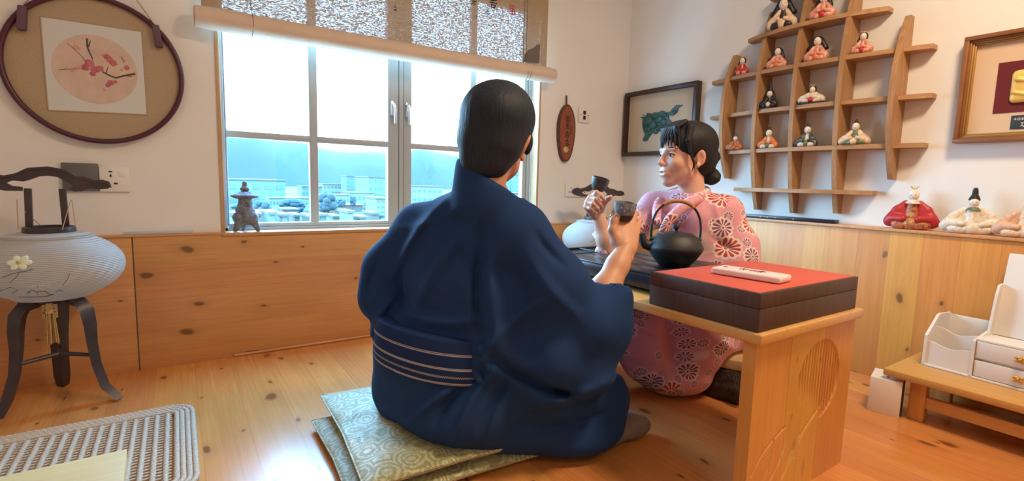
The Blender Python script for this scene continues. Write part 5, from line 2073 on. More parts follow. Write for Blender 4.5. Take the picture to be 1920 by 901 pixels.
# ================================================================ PEOPLE
t = NT('skin_man')
v_ = t.coord()
t.fin(t.mix(t.noise(v_, 18, 3), (0.52, 0.255, 0.15), (0.62, 0.33, 0.20)), 0.5, **{'Subsurface Weight': 0.12, 'Subsurface Scale': 0.01})
t.bs.inputs['Subsurface Radius'].default_value = (1.0, 0.35, 0.2)
SKIN_M = t.m
t = NT('skin_woman')
v_ = t.coord()
t.fin(t.mix(t.noise(v_, 18, 3), (0.66, 0.37, 0.27), (0.74, 0.45, 0.34)), 0.45, **{'Subsurface Weight': 0.12, 'Subsurface Scale': 0.01})
t.bs.inputs['Subsurface Radius'].default_value = (1.0, 0.35, 0.2)
SKIN_W = t.m
t = NT('hair_black')
v_ = t.coord('Object', (140, 140, 20))
n_ = t.noise(v_, 1.0, 3, 0.7)
t.bump(n_, 0.9, 0.003)
t.fin(t.mix(n_, (0.006, 0.007, 0.010), (0.020, 0.018, 0.022)), 0.55, **{'Specular IOR Level': 0.3})
HAIRM = t.m
LIPS = simple('lips', (0.34, 0.055, 0.055), 0.6)
t = NT('hair_veil_blue')
v_ = t.coord('Object', (140, 140, 20))
n_ = t.noise(v_, 1.0, 3, 0.7)
t.bump(n_, 0.9, 0.003)
t.fin(t.mix(n_, (0.006, 0.011, 0.020), (0.018, 0.030, 0.052)), 0.55, **{'Specular IOR Level': 0.3})  # black hair; blue lens veil and highlights painted into the colour
HAIRB = t.m
TEETH = simple('teeth', (0.80, 0.76, 0.70), 0.3)
EYEW = simple('eye_white', (0.70, 0.66, 0.64), 0.25)
IRIS = simple('dark_iris', (0.02, 0.010, 0.008), 0.2)

t = NT('indigo_cotton')
v_ = t.coord('Object', (900, 900, 900))
n_ = t.noise(v_, 1.0, 2, 0.6)
n2_ = t.noise(t.coord('Object'), 7, 4, 0.6)
t.bump(t.math('ADD', t.math('MULTIPLY', n_, 0.25), t.math('MULTIPLY', n2_, 2.0)), 0.35, 0.003)
t.fin(t.mix(n_, (0.011, 0.034, 0.115), (0.018, 0.054, 0.175)), 0.8, **{'Sheen Weight': 0.06, 'Sheen Roughness': 0.5, 'Specular IOR Level': 0.12})
t.bs.inputs['Sheen Tint'].default_value = (0.25, 0.5, 1.0, 1)
INDIGO = t.m

t = NT('obi_cloth')
uvn = t.N('ShaderNodeTexCoord')
uv_ = t.sep(uvn.outputs['UV'])
vv = uv_[1]


def band(t, vv, c0, wd):
    return t.math('LESS_THAN', t.math('ABSOLUTE', t.math('SUBTRACT', vv, c0)), wd)


msk = 0.0
for c0, wd in [(0.0790, 0.0009), (0.0755, 0.0013), (0.0450, 0.0009), (0.0418, 0.0016), (0.0080, 0.0016), (0.0048, 0.0009)]:
    b_ = band(t, vv, c0, wd)
    msk = b_ if isinstance(msk, float) else t.math('MAXIMUM', msk, b_)
chk = t.math('GREATER_THAN', t.math('SINE', t.math('MULTIPLY', t.math('ADD', uv_[0], t.math('MULTIPLY', vv, 0.8)), 1300.0)), -0.2)
msk = t.math('MAXIMUM', msk, t.math('MULTIPLY', band(t, vv, 0.0235, 0.0026), chk))
wv_ = t.noise(t.coord('Object', (800, 800, 800)), 1.0, 2)
t.bump(wv_, 0.2, 0.001)
t.fin(t.mix(msk, (0.012, 0.032, 0.115), (0.38, 0.37, 0.42)), 0.8, **{'Specular IOR Level': 0.15})
OBI = t.m

# pink kimono cloth with chrysanthemum rounds
t = NT('pink_kimono_cloth')
uvn = t.N('ShaderNodeTexCoord')


def flowers(t, vec, scale, seed, rmin, rmax, petals, rnd=0.85):
    """-> (disc mask, petal mask, centre random) of round flowers scattered on a plane"""
    mp = t.N('ShaderNodeMapping')
    mp.inputs['Scale'].default_value = (scale, scale, 1)
    mp.inputs['Location'].default_value = (seed, seed * 1.7, 0)
    t.L(vec, mp.inputs[0])
    vo = t.N('ShaderNodeTexVoronoi', voronoi_dimensions='2D')
    vo.inputs['Scale'].default_value = 1.0
    vo.inputs['Randomness'].default_value = rnd
    t.L(mp.outputs[0], vo.inputs['Vector'])
    sub = t.N('ShaderNodeVectorMath', operation='SUBTRACT')
    t.L(mp.outputs[0], sub.inputs[0])
    t.L(vo.outputs['Position'], sub.inputs[1])
    q = t.sep(sub.outputs[0])
    cs = t.sep(vo.outputs['Color'])
    R_ = t.math('MULTIPLY_ADD', cs[0], rmax - rmin, rmin)
    r_ = t.math('DIVIDE', vo.outputs['Distance'], R_)
    ang = t.math('ARCTAN2', q[1], q[0])
    an = t.math('ADD', t.math('MULTIPLY', ang, petals / 2.0), t.math('MULTIPLY', cs[1], 6.0))
    pet = t.math('ABSOLUTE', t.math('COSINE', an))
    edge = t.math('MULTIPLY_ADD', pet, 0.16, 0.84)
    disc = t.math('LESS_THAN', r_, edge)
    p1 = t.math('GREATER_THAN', pet, t.math('MULTIPLY_ADD', r_, -0.35, 0.78))
    p2 = t.math('GREATER_THAN', r_, 0.20)
    p3 = t.math('LESS_THAN', r_, t.math('MULTIPLY_ADD', pet, 0.20, 0.60))
    dot = t.math('LESS_THAN', r_, 0.10)
    petal = t.math('MAXIMUM', t.math('MULTIPLY', t.math('MULTIPLY', p1, p2), p3), dot)
    keep = t.math('GREATER_THAN', cs[2], 0.40)
    return t.math('MULTIPLY', disc, keep), t.math('MULTIPLY', t.math('MULTIPLY', petal, disc), keep), cs


base = t.mix(t.noise(t.coord('Object'), 5, 2), (0.64, 0.275, 0.36), (0.72, 0.35, 0.42))
cl = t.noise(uvn.outputs['UV'], 6.0, 2, 0.5)
c = t.mix(t.ramp(cl, [(0.615, 0.0), (0.635, 0.85)]), base, (0.76, 0.60, 0.58))
d1, p1, cs1 = flowers(t, uvn.outputs['UV'], 10.5, 3.1, 0.26, 0.46, 12)
d2, p2, cs2 = flowers(t, uvn.outputs['UV'], 19.0, 8.7, 0.22, 0.40, 9)
pc2 = t.mix(t.math('GREATER_THAN', cs2[1], 0.5), (0.30, 0.05, 0.12), (0.22, 0.10, 0.17))
c = t.mix(d2, c, (0.78, 0.56, 0.58))
c = t.mix(p2, c, pc2)
pc1 = t.mix(t.math('GREATER_THAN', cs1[1], 0.62), (0.22, 0.06, 0.14), (0.44, 0.04, 0.05))
c = t.mix(d1, c, (0.76, 0.62, 0.60))
c = t.mix(p1, c, pc1)
t.bump(t.noise(t.coord('Object', (900, 900, 900)), 1.0, 2), 0.15, 0.001)
t.fin(c, 0.7, **{'Sheen Weight': 0.2})
PINKK = t.m
REDLIN = simple('red_lining', (0.42, 0.03, 0.06), 0.7)
SOCK = simple('grey_sock', (0.20, 0.165, 0.145), 0.9, nscale=60, namp=0.1, bump=0.3, bscale=500)

UPV = np.array([0.0, 0, 1])
RT = RM[:, 0]
UPI = RM[:, 1]


def proj(p):
    q = (p - CC) @ RM
    return np.stack([960 + FPX * q[:, 0] / -q[:, 2], 450.5 - FPX * q[:, 1] / -q[:, 2]], 1)


def folds(lines, seed, amp=0.0035, f0=8, f1=26):
    """cloth folds: long ridges (+) and creases (-) plus soft waviness"""
    nz = fold_noise(seed, 12, f0, f1)

    def f(p):
        uv = proj(p)
        o = nz(p) * amp
        for (u0, v0, u1, v1, wd, am) in lines:
            a_ = np.array([u0, v0], float)
            ba = np.array([u1 - u0, v1 - v0], float)
            tt = np.clip(((uv - a_) @ ba) / (ba @ ba), 0, 1)
            bend = np.sin(tt * PI)[:, None] * np.array([-ba[1], ba[0]]) * 0.06
            q = uv - a_ - tt[:, None] * ba - bend
            dd = np.sqrt((q * q).sum(1))
            o += am * np.exp(-(dd / wd) ** 2) * np.clip(np.sin(PI * (0.08 + 0.84 * tt)), 0, 1)
        return o
    return f


def head_sculpt(female=False):
    """local frame: +X face, +Y the person's left, +Z up; origin in the middle of the skull"""
    S = Sculpt()
    S.ell((-0.006, 0, 0.036), (0.094, 0.074, 0.082), k=0.01)
    S.ell((0.030, 0, -0.020), (0.062, 0.062, 0.078), k=0.02)
    S.cone((0.020, 0.040, -0.060), (0.060, 0.012, -0.088), 0.022, 0.018, 0.02)
    S.cone((0.020, -0.040, -0.060), (0.060, -0.012, -0.088), 0.022, 0.018, 0.02)
    S.ell((0.072, 0, -0.092), (0.018, 0.020, 0.015), k=0.014)
    for s in (1, -1):
        S.ell((0.058, s * 0.036, -0.026), (0.026, 0.022, 0.022), k=0.012)
        S.cone((0.075, s * 0.040, 0.022), (0.086, s * 0.012, 0.022), 0.008, 0.008, 0.014)
        S.ell((0.090, s * 0.031, 0.003), (0.012, 0.016, 0.010), k=0.010, sub=True)
        S.ell((0.070, s * 0.031, 0.001), (0.0155, 0.0165, 0.0135), k=0.004)
        S.ell((0.094, s * 0.0105, -0.030), (0.009, 0.0075, 0.007), k=0.005)
        # ears
        Re = frame(x=(1, s * -0.25, 0.1), z=(0.18, s * 0.25, 1))
        S.ell((-0.010, s * 0.074, -0.008), (0.018, 0.0065, 0.030), R=Re, k=0.005)
        S.ell((-0.004, s * 0.081, -0.006), (0.009, 0.005, 0.016), R=Re, k=0.003, sub=True)
        S.ell((-0.001, s * 0.073, -0.034), (0.009, 0.005, 0.009), k=0.004)
    S.cone((0.086, 0, 0.012), (0.103, 0, -0.022), 0.0065, 0.0085, 0.008)
    S.ell((0.104, 0, -0.026), (0.0085, 0.008, 0.0075), k=0.006)
    # mouth region
    S.ell((0.078, 0, -0.060), (0.020, 0.030, 0.022), k=0.014)
    if female:
        S.ell((0.100, 0, -0.0585), (0.012, 0.019, 0.0042), k=0.004, sub=True)
    S.cone((0.094, -0.017, -0.0520), (0.094, 0.017, -0.0520), 0.0042, 0.0042, 0.004)
    S.cone((0.092, -0.015, -0.0670), (0.092, 0.015, -0.0670), 0.0050, 0.0050, 0.004)
    # neck
    S.cone((-0.020, 0, -0.040), (-0.032, 0, -0.140), 0.052 if not female else 0.045, 0.050 if not female else 0.046, 0.02)
    return S


def place_head(T, female, root_, skin):
    body = [head_sculpt(female).mesh(0.0033, T=T)]
    ex = []
    Tm = Matrix([list(r) for r in np.array(T)])

    def put(name, mb, mat):
        for v in mb.bm.verts:
            v.co = Tm @ v.co
        return mb.build(name, mat, root_)
    for s in (1, -1):
        mb = MB()
        mb.ell((0.0745, s * 0.031, 0.001), (0.012, 0.0125, 0.0050 if female else 0.006), seg=16, rings=10)
        eye = put('eye', mb, EYEW)
        mb = MB()
        mb.ell((0.0848, s * 0.031, 0.0003), (0.0035, 0.0062, 0.0042), seg=12, rings=8)
        put('iris', mb, IRIS)
        mb = MB()
        mb.tube([(0.0745, s * 0.0475, 0.0005), (0.083, s * 0.041, 0.0052), (0.0875, s * 0.031, 0.0068), (0.0865, s * 0.020, 0.0035)], [0.0010, 0.0018, 0.0020, 0.0009], 6)
        put('eyelash', mb, IRIS)
        mb = MB()
        mb.tube([(0.070, s * 0.053, 0.022), (0.0835, s * 0.040, 0.0285), (0.0900, s * 0.020, 0.0265)], [0.0010, 0.0022, 0.0018], 6)
        put('eyebrow', mb, HAIRM)
    mb = MB()
    mb.tube([(0.0830, -0.0265, -0.0515), (0.0935, -0.012, -0.0530), (0.0955, 0, -0.0540), (0.0935, 0.012, -0.0530), (0.0830, 0.0265, -0.0515)], [0.0010, 0.0026, 0.0028, 0.0026, 0.0010], 8)
    mb.tube([(0.0830, -0.0255, -0.0530), (0.0915, -0.013, -0.0650), (0.0930, 0, -0.0680), (0.0915, 0.013, -0.0650), (0.0830, 0.0255, -0.0530)], [0.0010, 0.0030, 0.0034, 0.0030, 0.0010], 8)
    put('lips', mb, LIPS)
    if female:
        mb = MB()
        mb.box(0.0800, 0.0895, -0.0175, 0.0175, -0.0640, -0.0545, 0.003)
        put('teeth', mb, TEETH)
    return body


def hand_sculpt(curls, thumb, s=1.0, mir=1, splay=(0.10, 0.02, -0.06, -0.14)):
    """local: Z to the fingers, Y the back of the hand, X the thumb side; curls = per finger three bend angles"""
    S = Sculpt()
    bx_ = [(0.029, 0.0, 0.088), (0.0095, 0.003, 0.092), (-0.0105, 0.002, 0.088), (-0.0285, -0.002, 0.080)]
    ln_ = [(0.040, 0.025, 0.020), (0.044, 0.028, 0.021), (0.041, 0.026, 0.021), (0.032, 0.020, 0.018)]
    rd_ = [0.0098, 0.0100, 0.0094, 0.0084]
    S.cone((0, 0, -0.02), (0.0, 0, 0.012), 0.0255, 0.026, 0.01, flat=((0, 1, 0), 1.35))
    for (x, y, z), r in zip(bx_, rd_):
        S.cone((x * 0.45, 0, 0.010), (x, y, z), 0.0185, r * 1.18, 0.012)
    S.ell((0.026, -0.010, 0.034), (0.017, 0.015, 0.030), k=0.012)
    S.ell((-0.024, -0.008, 0.036), (0.012, 0.013, 0.030), k=0.012)
    for (b, l, r, cu, sp_) in zip(bx_, ln_, rd_, curls, splay):
        p = np.array(b, float)
        a_ = 0.0
        prev = r * 1.10
        for k in range(3):
            a_ += cu[k]
            d = np.array([sp_ * math.cos(a_), -math.sin(a_), math.cos(a_)])
            d /= np.linalg.norm(d)
            q = p + d * l[k]
            rr = r * (0.93 - 0.09 * k)
            S.cone(p, q, prev, rr, 0.0035 if k else 0.006)
            if k < 2:
                S.ell(q + np.array([0, 0.0008, 0]), rr * 1.04, k=0.004)
            p, prev = q, rr
    th = [np.array(q, float) for q in thumb]
    S.chain(th, [0.0165, 0.0125, 0.0108, 0.0090][:len(th)], 0.008)
    for o in range(0):
        pass
    return S


# ---------------------------------------------------------------- MAN
MAN = thing('person', 'man in indigo yukata with striped sash seated on green cushions, back turned, raising a cup', 'person', (0.60, 1.15, 0.09))
fm_ = np.array([0.90, 0.43, 0.0])
fm_ /= np.linalg.norm(fm_)
lm_ = np.array([-fm_[1], fm_[0], 0])
RB = np.stack([fm_, lm_, UPV], 1)           # body frame: forward, left, up
S = Sculpt()
S.ell((0.585, 1.145, 0.165), (0.135, 0.185, 0.105), R=RB, k=0.03)
S.ell((0.575, 1.150, 0.290), (0.112, 0.160, 0.13), R=RB, k=0.04)
S.ell((0.610, 1.140, 0.455), (0.120, 0.172, 0.17), R=RB, k=0.04)
S.ell((0.615, 1.135, 0.575), (0.098, 0.170, 0.085), R=RB, k=0.04)
S.cone((0.628, 1.095, 0.655), (0.555, 1.270, 0.598), 0.056, 0.058, 0.04)
S.cone((0.628, 1.095, 0.655), (0.690, 0.990, 0.600), 0.056, 0.060, 0.04)
CB = P(912, 375, 1.225)
CT = P(914, 318, 1.225)
# left sleeve
S.chain([(0.548, 1.275, 0.590), (0.492, 1.345, 0.470), (0.476, 1.345, 0.395), (0.640, 1.440, 0.320)], [0.065, 0.072, 0.068, 0.075], 0.04)
S.cone((0.480, 1.320, 0.39), (0.490, 1.300, 0.345), 0.055, 0.040, 0.03)
# right sleeve: upper arm, bag and cuff
S.chain([(0.690, 0.990, 0.598), (0.765, 0.930, 0.475), (0.835, 0.895, 0.392), (0.905, 0.890, 0.448)], [0.066, 0.074, 0.070, 0.046], 0.04)
S.chain([(0.760, 0.935, 0.42), (0.745, 0.915, 0.30), (0.800, 0.905, 0.26)], [0.060, 0.050, 0.045], 0.05)
S.chain([(0.905, 0.885, 0.430), (0.900, 0.875, 0.360), (0.865, 0.885, 0.255)], [0.036, 0.038, 0.042], 0.05)
S.chain([(0.835, 0.895, 0.36), (0.835, 0.89, 0.27)], [0.05, 0.04], 0.05)
S.chain([P(1118, 585, 1.27), P(1130, 640, 1.27)], [0.045, 0.045], 0.04)
# legs, crossed, under the robe
S.chain([(0.640, 1.075, 0.165), (0.800, 1.020, 0.160), (0.965, 0.975, 0.130)], [0.112, 0.105, 0.080], 0.05)
S.chain([P(970, 590, 1.26), P(1000, 620, 1.27), P(1060, 650, 1.27)], [0.062, 0.062, 0.06], 0.05)
S.chain([P(925, 560, 1.22), P(930, 650, 1.22), P(1010, 720, 1.24)], [0.055, 0.050, 0.05], 0.05)
S.chain([(0.530, 1.270, 0.160), (0.720, 1.360, 0.150), (0.900, 1.380, 0.125)], [0.110, 0.100, 0.080], 0.05)
S.ell((0.760, 1.160, 0.100), (0.22, 0.20, 0.085), k=0.05)
S.ell((0.900, 0.960, 0.055), (0.125, 0.085, 0.055), k=0.05)
S.ell((0.770, 1.030, 0.090), (0.16, 0.085, 0.07), k=0.05)
S.ell((0.590, 1.145, 0.135), (0.155, 0.180, 0.075), R=RB, k=0.03)
S.ell((0.530, 1.180, 0.26), (0.110, 0.165, 0.13), R=RB, k=0.04)
# standing collar
S.cone(CB, CT, 0.082, 0.076, 0.018)
S.cone(CB + FWD * 0.01, CT + (CT - CB) * 0.8 + FWD * 0.01, 0.060, 0.068, 0.006, sub=True)
S.fn(lambda p: np.maximum(-((p - P(895, 322, 1.19)) @ ((UPV + RT * 0.72) / np.linalg.norm(UPV + RT * 0.72))), np.linalg.norm((p - CT)[:, :2], axis=1) - 0.10), 0.006)
# hollow cuff opening
S.cone((0.900, 0.891, 0.440), (0.975, 0.925, 0.560), 0.030, 0.052, 0.008, sub=True)
S.plane((0, 0, 0.004), (0, 0, -1), 0.004)
fl_ = [(838, 372, 735, 520, 9, 0.007), (900, 410, 770, 600, 12, 0.006), (815, 380, 880, 500, 10, -0.004), (735, 560, 690, 640, 9, 0.008), (760, 590, 900, 600, 14, 0.007),
       (905, 440, 905, 640, 10, -0.010), (925, 470, 940, 650, 14, 0.006), (985, 470, 1090, 600, 16, 0.006), (1020, 560, 930, 640, 12, 0.005),
       (900, 650, 1080, 745, 12, -0.010), (930, 690, 850, 830, 10, 0.008), (890, 700, 815, 800, 9, -0.007), (870, 720, 760, 800, 10, 0.006), (960, 700, 900, 830, 10, -0.006),
       (1000, 760, 1170, 700, 14, 0.006), (960, 800, 1150, 770, 12, -0.005), (890, 690, 930, 620, 9, 0.008), (720, 470, 690, 560, 9, -0.006), (740, 430, 860, 390, 10, 0.003),
       (1000, 430, 1060, 500, 9, -0.005)]
V, F = S.mesh(0.0068, disp=folds([(l[0], l[1], l[2], l[3], l[4] * 0.8, l[5] * 2.6) for l in fl_], 21, 0.0042, 8, 22), smooth=1)
robe = np_mesh('robe', [(V, F)], INDIGO, MAN)

# striped sash around the waist
ntilt = np.array([0.10, -0.02, 1.0])
ntilt /= np.linalg.norm(ntilt)
oc = np.array([0.548, 1.165, 0.240])
S = Sculpt()
S.ell((0.548, 1.165, 0.290), (0.128, 0.182, 0.26), R=RB, k=0.03)
S.plane(oc + ntilt * 0.113, ntilt, 0.003)
S.plane(oc, -ntilt, 0.003)
V, F = S.mesh(0.0045, disp=folds([(690, 690, 880, 700, 6, 0.002)], 5, 0.0010, 10, 22), smooth=1)


def obi_uv(V):
    q = V - oc
    a_ = np.arctan2(q @ lm_, q @ fm_)
    return np.stack([a_ * 0.16, q @ ntilt], 1)


np_mesh('sash', [(V, F)], OBI, MAN, uv=obi_uv)
S = Sculpt()
S.chain([P(884, 668, 1.20), P(905, 655, 1.18), P(915, 690, 1.175)], [0.015, 0.015, 0.012], 0.012)
S.chain([P(884, 680, 1.20), P(900, 710, 1.18)], [0.014, 0.012], 0.012)
V, F = S.mesh(0.004, disp=folds([], 9, 0.002, 20, 50))
np_mesh('sash_knot', [(V, F)], INDIGO, MAN)

# head, turned to the window
hf = np.array([0.73, 0.68, -0.04])
hup = np.array([0.14, -0.10, 1.0])
hup /= np.linalg.norm(hup)
Rh = frame(x=hf, z=hup)
HC = P(929, 258, 1.225)
TH = TR(Rh, HC, 1.06)
man_body = place_head(TH, False, MAN, SKIN_M)
S = Sculpt()
S.ell((-0.010, 0, 0.044), (0.104, 0.0845, 0.084), k=0.01)
S.ell((-0.034, 0, -0.014), (0.072, 0.076, 0.066), k=0.02)
S.ell((-0.050, 0, -0.062), (0.046, 0.056, 0.040), k=0.02)
S.ell((0.110, 0, -0.030), (0.070, 0.078, 0.095), k=0.012, sub=True)
for s in (1, -1):
    S.ell((0.006, s * 0.090, -0.022), (0.026, 0.026, 0.036), k=0.006, sub=True)
    S.ell((0.034, s * 0.072, 0.000), (0.012, 0.010, 0.024), k=0.008)
strand = fold_noise(77, 14, 50, 90, stretch=(1, 1, 0.25))
V, F = S.mesh(0.0033, disp=lambda p: 0.0008 * strand(p), T=TH, smooth=0)
np_mesh('hair', [(V, F)], HAIRB, MAN)

# raised right arm with the cup
WR = P(1172, 468, 1.345)
Zh = UPI * 0.82 + RT * 0.20 + FWD * 0.50
Yh = -FWD * 0.93 + RT * 0.30 + UPI * 0.5
Rm_ = frame(z=Zh, y=Yh)
TM = TR(Rm_, WR, 1.0)
S = hand_sculpt([(-0.05, 0.55, 0.45), (0.0, 0.65, 0.5), (0.05, 0.75, 0.5), (0.15, 0.85, 0.5)],
                [(0.024, -0.002, 0.020), (0.043, 0.004, 0.046), (0.047, 0.014, 0.070), (0.037, 0.024, 0.090)], splay=(-0.10, -0.16, -0.2, -0.24))
hand = S.mesh(0.0026, T=TM)
elb = np.array([0.850, 0.895, 0.400])
S = Sculpt()
S.chain([elb, elb + (WR - elb) * 0.35, elb + (WR - elb) * 0.75, WR + (WR - elb) * 0.03], [0.040, 0.0385, 0.0285, 0.0245], 0.02)
fore = S.mesh(0.004)
S = Sculpt()
S.chain([elb, (0.70, 0.98, 0.585), (0.62, 1.10, 0.60), (0.56, 1.26, 0.585), (0.51, 1.34, 0.42), (0.66, 1.43, 0.33)], [0.038, 0.045, 0.06, 0.045, 0.035, 0.03], 0.04)
S.chain([(0.65, 1.085, 0.69), (0.61, 1.13, 0.45), (0.59, 1.14, 0.2)], [0.055, 0.09, 0.11], 0.04)
S.chain([(0.60, 1.05, 0.16), (0.94, 0.97, 0.12), (0.90, 0.98, 0.045)], [0.07, 0.045, 0.03], 0.03)
S.chain([(0.56, 1.25, 0.16), (0.88, 1.37, 0.12), (0.86, 1.2, 0.06)], [0.07, 0.05, 0.03], 0.03)
core = S.mesh(0.012)
np_mesh('body', man_body + [hand, fore, core], SKIN_M, MAN)
S = Sculpt()
S.chain([(0.890, 0.965, 0.036), (0.980, 0.948, 0.038), (1.060, 0.940, 0.036), (1.100, 0.937, 0.032)], [0.033, 0.036, 0.034, 0.028], 0.02)
S.plane((0, 0, 0.001), (0, 0, -1), 0.004)
V, F = S.mesh(0.004)
np_mesh('sock', [(V, F)], SOCK, MAN)

# ---------------------------------------------------------------- CUPS
CUPG = simple('grey_blue_glaze', (0.20, 0.23, 0.25), 0.3, nscale=70, namp=0.5)
CUPD = simple('dark_clay', (0.035, 0.028, 0.026), 0.5)


def cup(label, c, R_, w_, h_, n, glaze, top_clay=False):
    t_ = thing('tea_cup', label, 'cup', c, 0, 'small tea cups in the hands')
    M_ = Matrix([list(r) for r in TR(R_, c)])
    mb = MB()
    prof = [(0, -h_ / 2), (w_ * 0.30, -h_ / 2), (w_ * 0.36, -h_ * 0.36), (w_ * 0.44, -h_ * 0.08), (w_ * 0.485, h_ * 0.25), (w_ * 0.5, h_ / 2), (w_ * 0.46, h_ / 2), (w_ * 0.42, -h_ * 0.1), (w_ * 0.3, -h_ * 0.38), (0, -h_ * 0.4)]
    mb.lathe(prof, (0, 0, 0), n, M_)
    bm_ = mb.bm
    bmesh.ops.bevel(bm_, geom=[e for e in bm_.edges if abs(e.verts[0].co[2] - e.verts[1].co[2]) > 0.0 and False], offset=0.001)
    mb.build('bowl', glaze, t_, angle=50)
    mb = MB()
    mb.lathe([(w_ * 0.425, -h_ * 0.12), (w_ * 0.375, -h_ * 0.36), (w_ * 0.31, -h_ * 0.505), (w_ * 0.02, -h_ * 0.51)], (0, 0, 0), n, M_)
    mb.build('foot', CUPD, t_, angle=50)
    return t_, M_


Rc = frame(x=RT, z=UPV + RT * 0.05 - FWD * 0.12)
cc_ = P(1171, 396, 1.372)
c1, M1 = cup('grey-blue faceted tea cup with dark flecks in the raised hand of the man', cc_, Rc @ np.array(Matrix.Rotation(0.4, 3, 'Z')), 0.062, 0.050, 8, CUPG)
mb = MB()
for k in range(7):
    a_ = -PI / 2 - 0.8 + 0.27 * k
    r_ = 0.0330
    c_ = M1 @ Vector((r_ * math.cos(a_ - 0.4), r_ * math.sin(a_ - 0.4), 0.010 + 0.004 * math.sin(k * 2.3)))
    mb.ell(c_, (0.0022, 0.0022, 0.003), seg=8, rings=5)
mb.build('dark_fleck', PBLUE, c1)
Rc = frame(x=RT, z=UPV + RT * 0.22 - FWD * 0.2)
cup('dark faceted tea cup held high between the fingers of the woman', P(1124, 345, 1.775), Rc @ np.array(Matrix.Rotation(0.4, 3, 'Z')), 0.064, 0.046, 8, simple('dark_cup', (0.055, 0.052, 0.045), 0.4))

# ---------------------------------------------------------------- WOMAN
WOM = thing('person', 'smiling woman in pink flowered kimono seated behind the tea table, holding up a cup', 'person', (1.62, 1.06, 0.16))
fw_ = np.array([-0.97, 0.10, 0.0])
fw_ /= np.linalg.norm(fw_)
lw_ = np.array([-fw_[1], fw_[0], 0])
RW = np.stack([fw_, lw_, UPV], 1)


def kim_uv(V):
    a_ = V @ RT
    b_ = V @ UPI
    c_ = V @ FWD
    return np.stack([a_ + 0.35 * c_, b_ + 0.25 * c_], 1)


S = Sculpt()
S.ell((1.640, 1.060, 0.280), (0.145, 0.165, 0.13), R=RW, k=0.04)
S.ell((1.605, 1.090, 0.430), (0.100, 0.140, 0.15), R=RW, k=0.04)
S.ell((1.565, 1.130, 0.560), (0.095, 0.142, 0.13), R=RW, k=0.04)
S.ell((1.535, 1.150, 0.620), (0.078, 0.115, 0.065), R=RW, k=0.03)
S.cone((1.545, 1.150, 0.675), (1.590, 1.045, 0.640), 0.050, 0.056, 0.035)
S.cone((1.545, 1.150, 0.675), (1.500, 1.270, 0.645), 0.050, 0.055, 0.035)
# near (left) arm with a wide sleeve, hand in the lap
S.chain([(1.592, 1.040, 0.632), (1.615, 1.000, 0.530), (1.590, 0.985, 0.455), (1.530, 1.060, 0.440)], [0.060, 0.062, 0.062, 0.050], 0.035)
S.chain([(1.615, 0.990, 0.47), (1.610, 0.975, 0.34)], [0.050, 0.030], 0.04)
# far (right) arm: sleeve down to the raised elbow
S.chain([(1.500, 1.275, 0.640), (1.420, 1.300, 0.575), (1.335, 1.295, 0.535)], [0.056, 0.050, 0.040], 0.035)
S.cone((1.40, 1.30, 0.545), (1.41, 1.30, 0.525), 0.030, 0.022, 0.03)
# lap and knees falling to the floor
S.chain([(1.620, 1.060, 0.265), (1.500, 1.140, 0.265), (1.395, 1.215, 0.225)], [0.135, 0.120, 0.100], 0.05)
S.chain([(1.385, 1.215, 0.200), (1.400, 1.160, 0.110), (1.450, 1.100, 0.070)], [0.100, 0.095, 0.065], 0.05)
S.chain([(1.500, 1.020, 0.240), (1.470, 1.050, 0.090)], [0.10, 0.075], 0.05)
S.ell((1.455, 1.085, 0.060), (0.125, 0.085, 0.058), k=0.05)
S.cone((1.44, 1.31, 0.18), (1.40, 1.27, 0.12), 0.07, 0.06, 0.05)
S.plane((0, 0, 0.004), (0, 0, -1), 0.004)
flw = [(1250, 575, 1270, 700, 10, -0.010), (1185, 600, 1270, 640, 9, 0.008), (1150, 660, 1230, 690, 8, -0.008), (1240, 690, 1220, 735, 7, -0.008), (1300, 600, 1390, 660, 12, 0.007), (1270, 690, 1340, 700, 10, -0.006),
       (1340, 380, 1375, 460, 8, 0.004), (1300, 400, 1270, 470, 9, -0.004), (1330, 440, 1380, 470, 7, -0.006), (1215, 400, 1205, 470, 7, 0.005), (1235, 420, 1230, 480, 6, -0.004)]
V, F = S.mesh(0.0062, disp=folds([(l[0], l[1], l[2], l[3], l[4] * 0.8, l[5] * 1.6) for l in flw], 31, 0.0030, 10, 24), smooth=1)
np_mesh('kimono', [(V, F)], PINKK, WOM, uv=kim_uv)
# sleeve lining glimpsed at the near sleeve
S = Sculpt()
S.chain([P(1381, 440, 1.70), P(1384, 470, 1.69), P(1380, 486, 1.68)], [0.010, 0.014, 0.012], 0.01, flat=(RT, 2.0))
V, F = S.mesh(0.003)
np_mesh('sleeve_lining', [(V, F)], REDLIN, WOM)
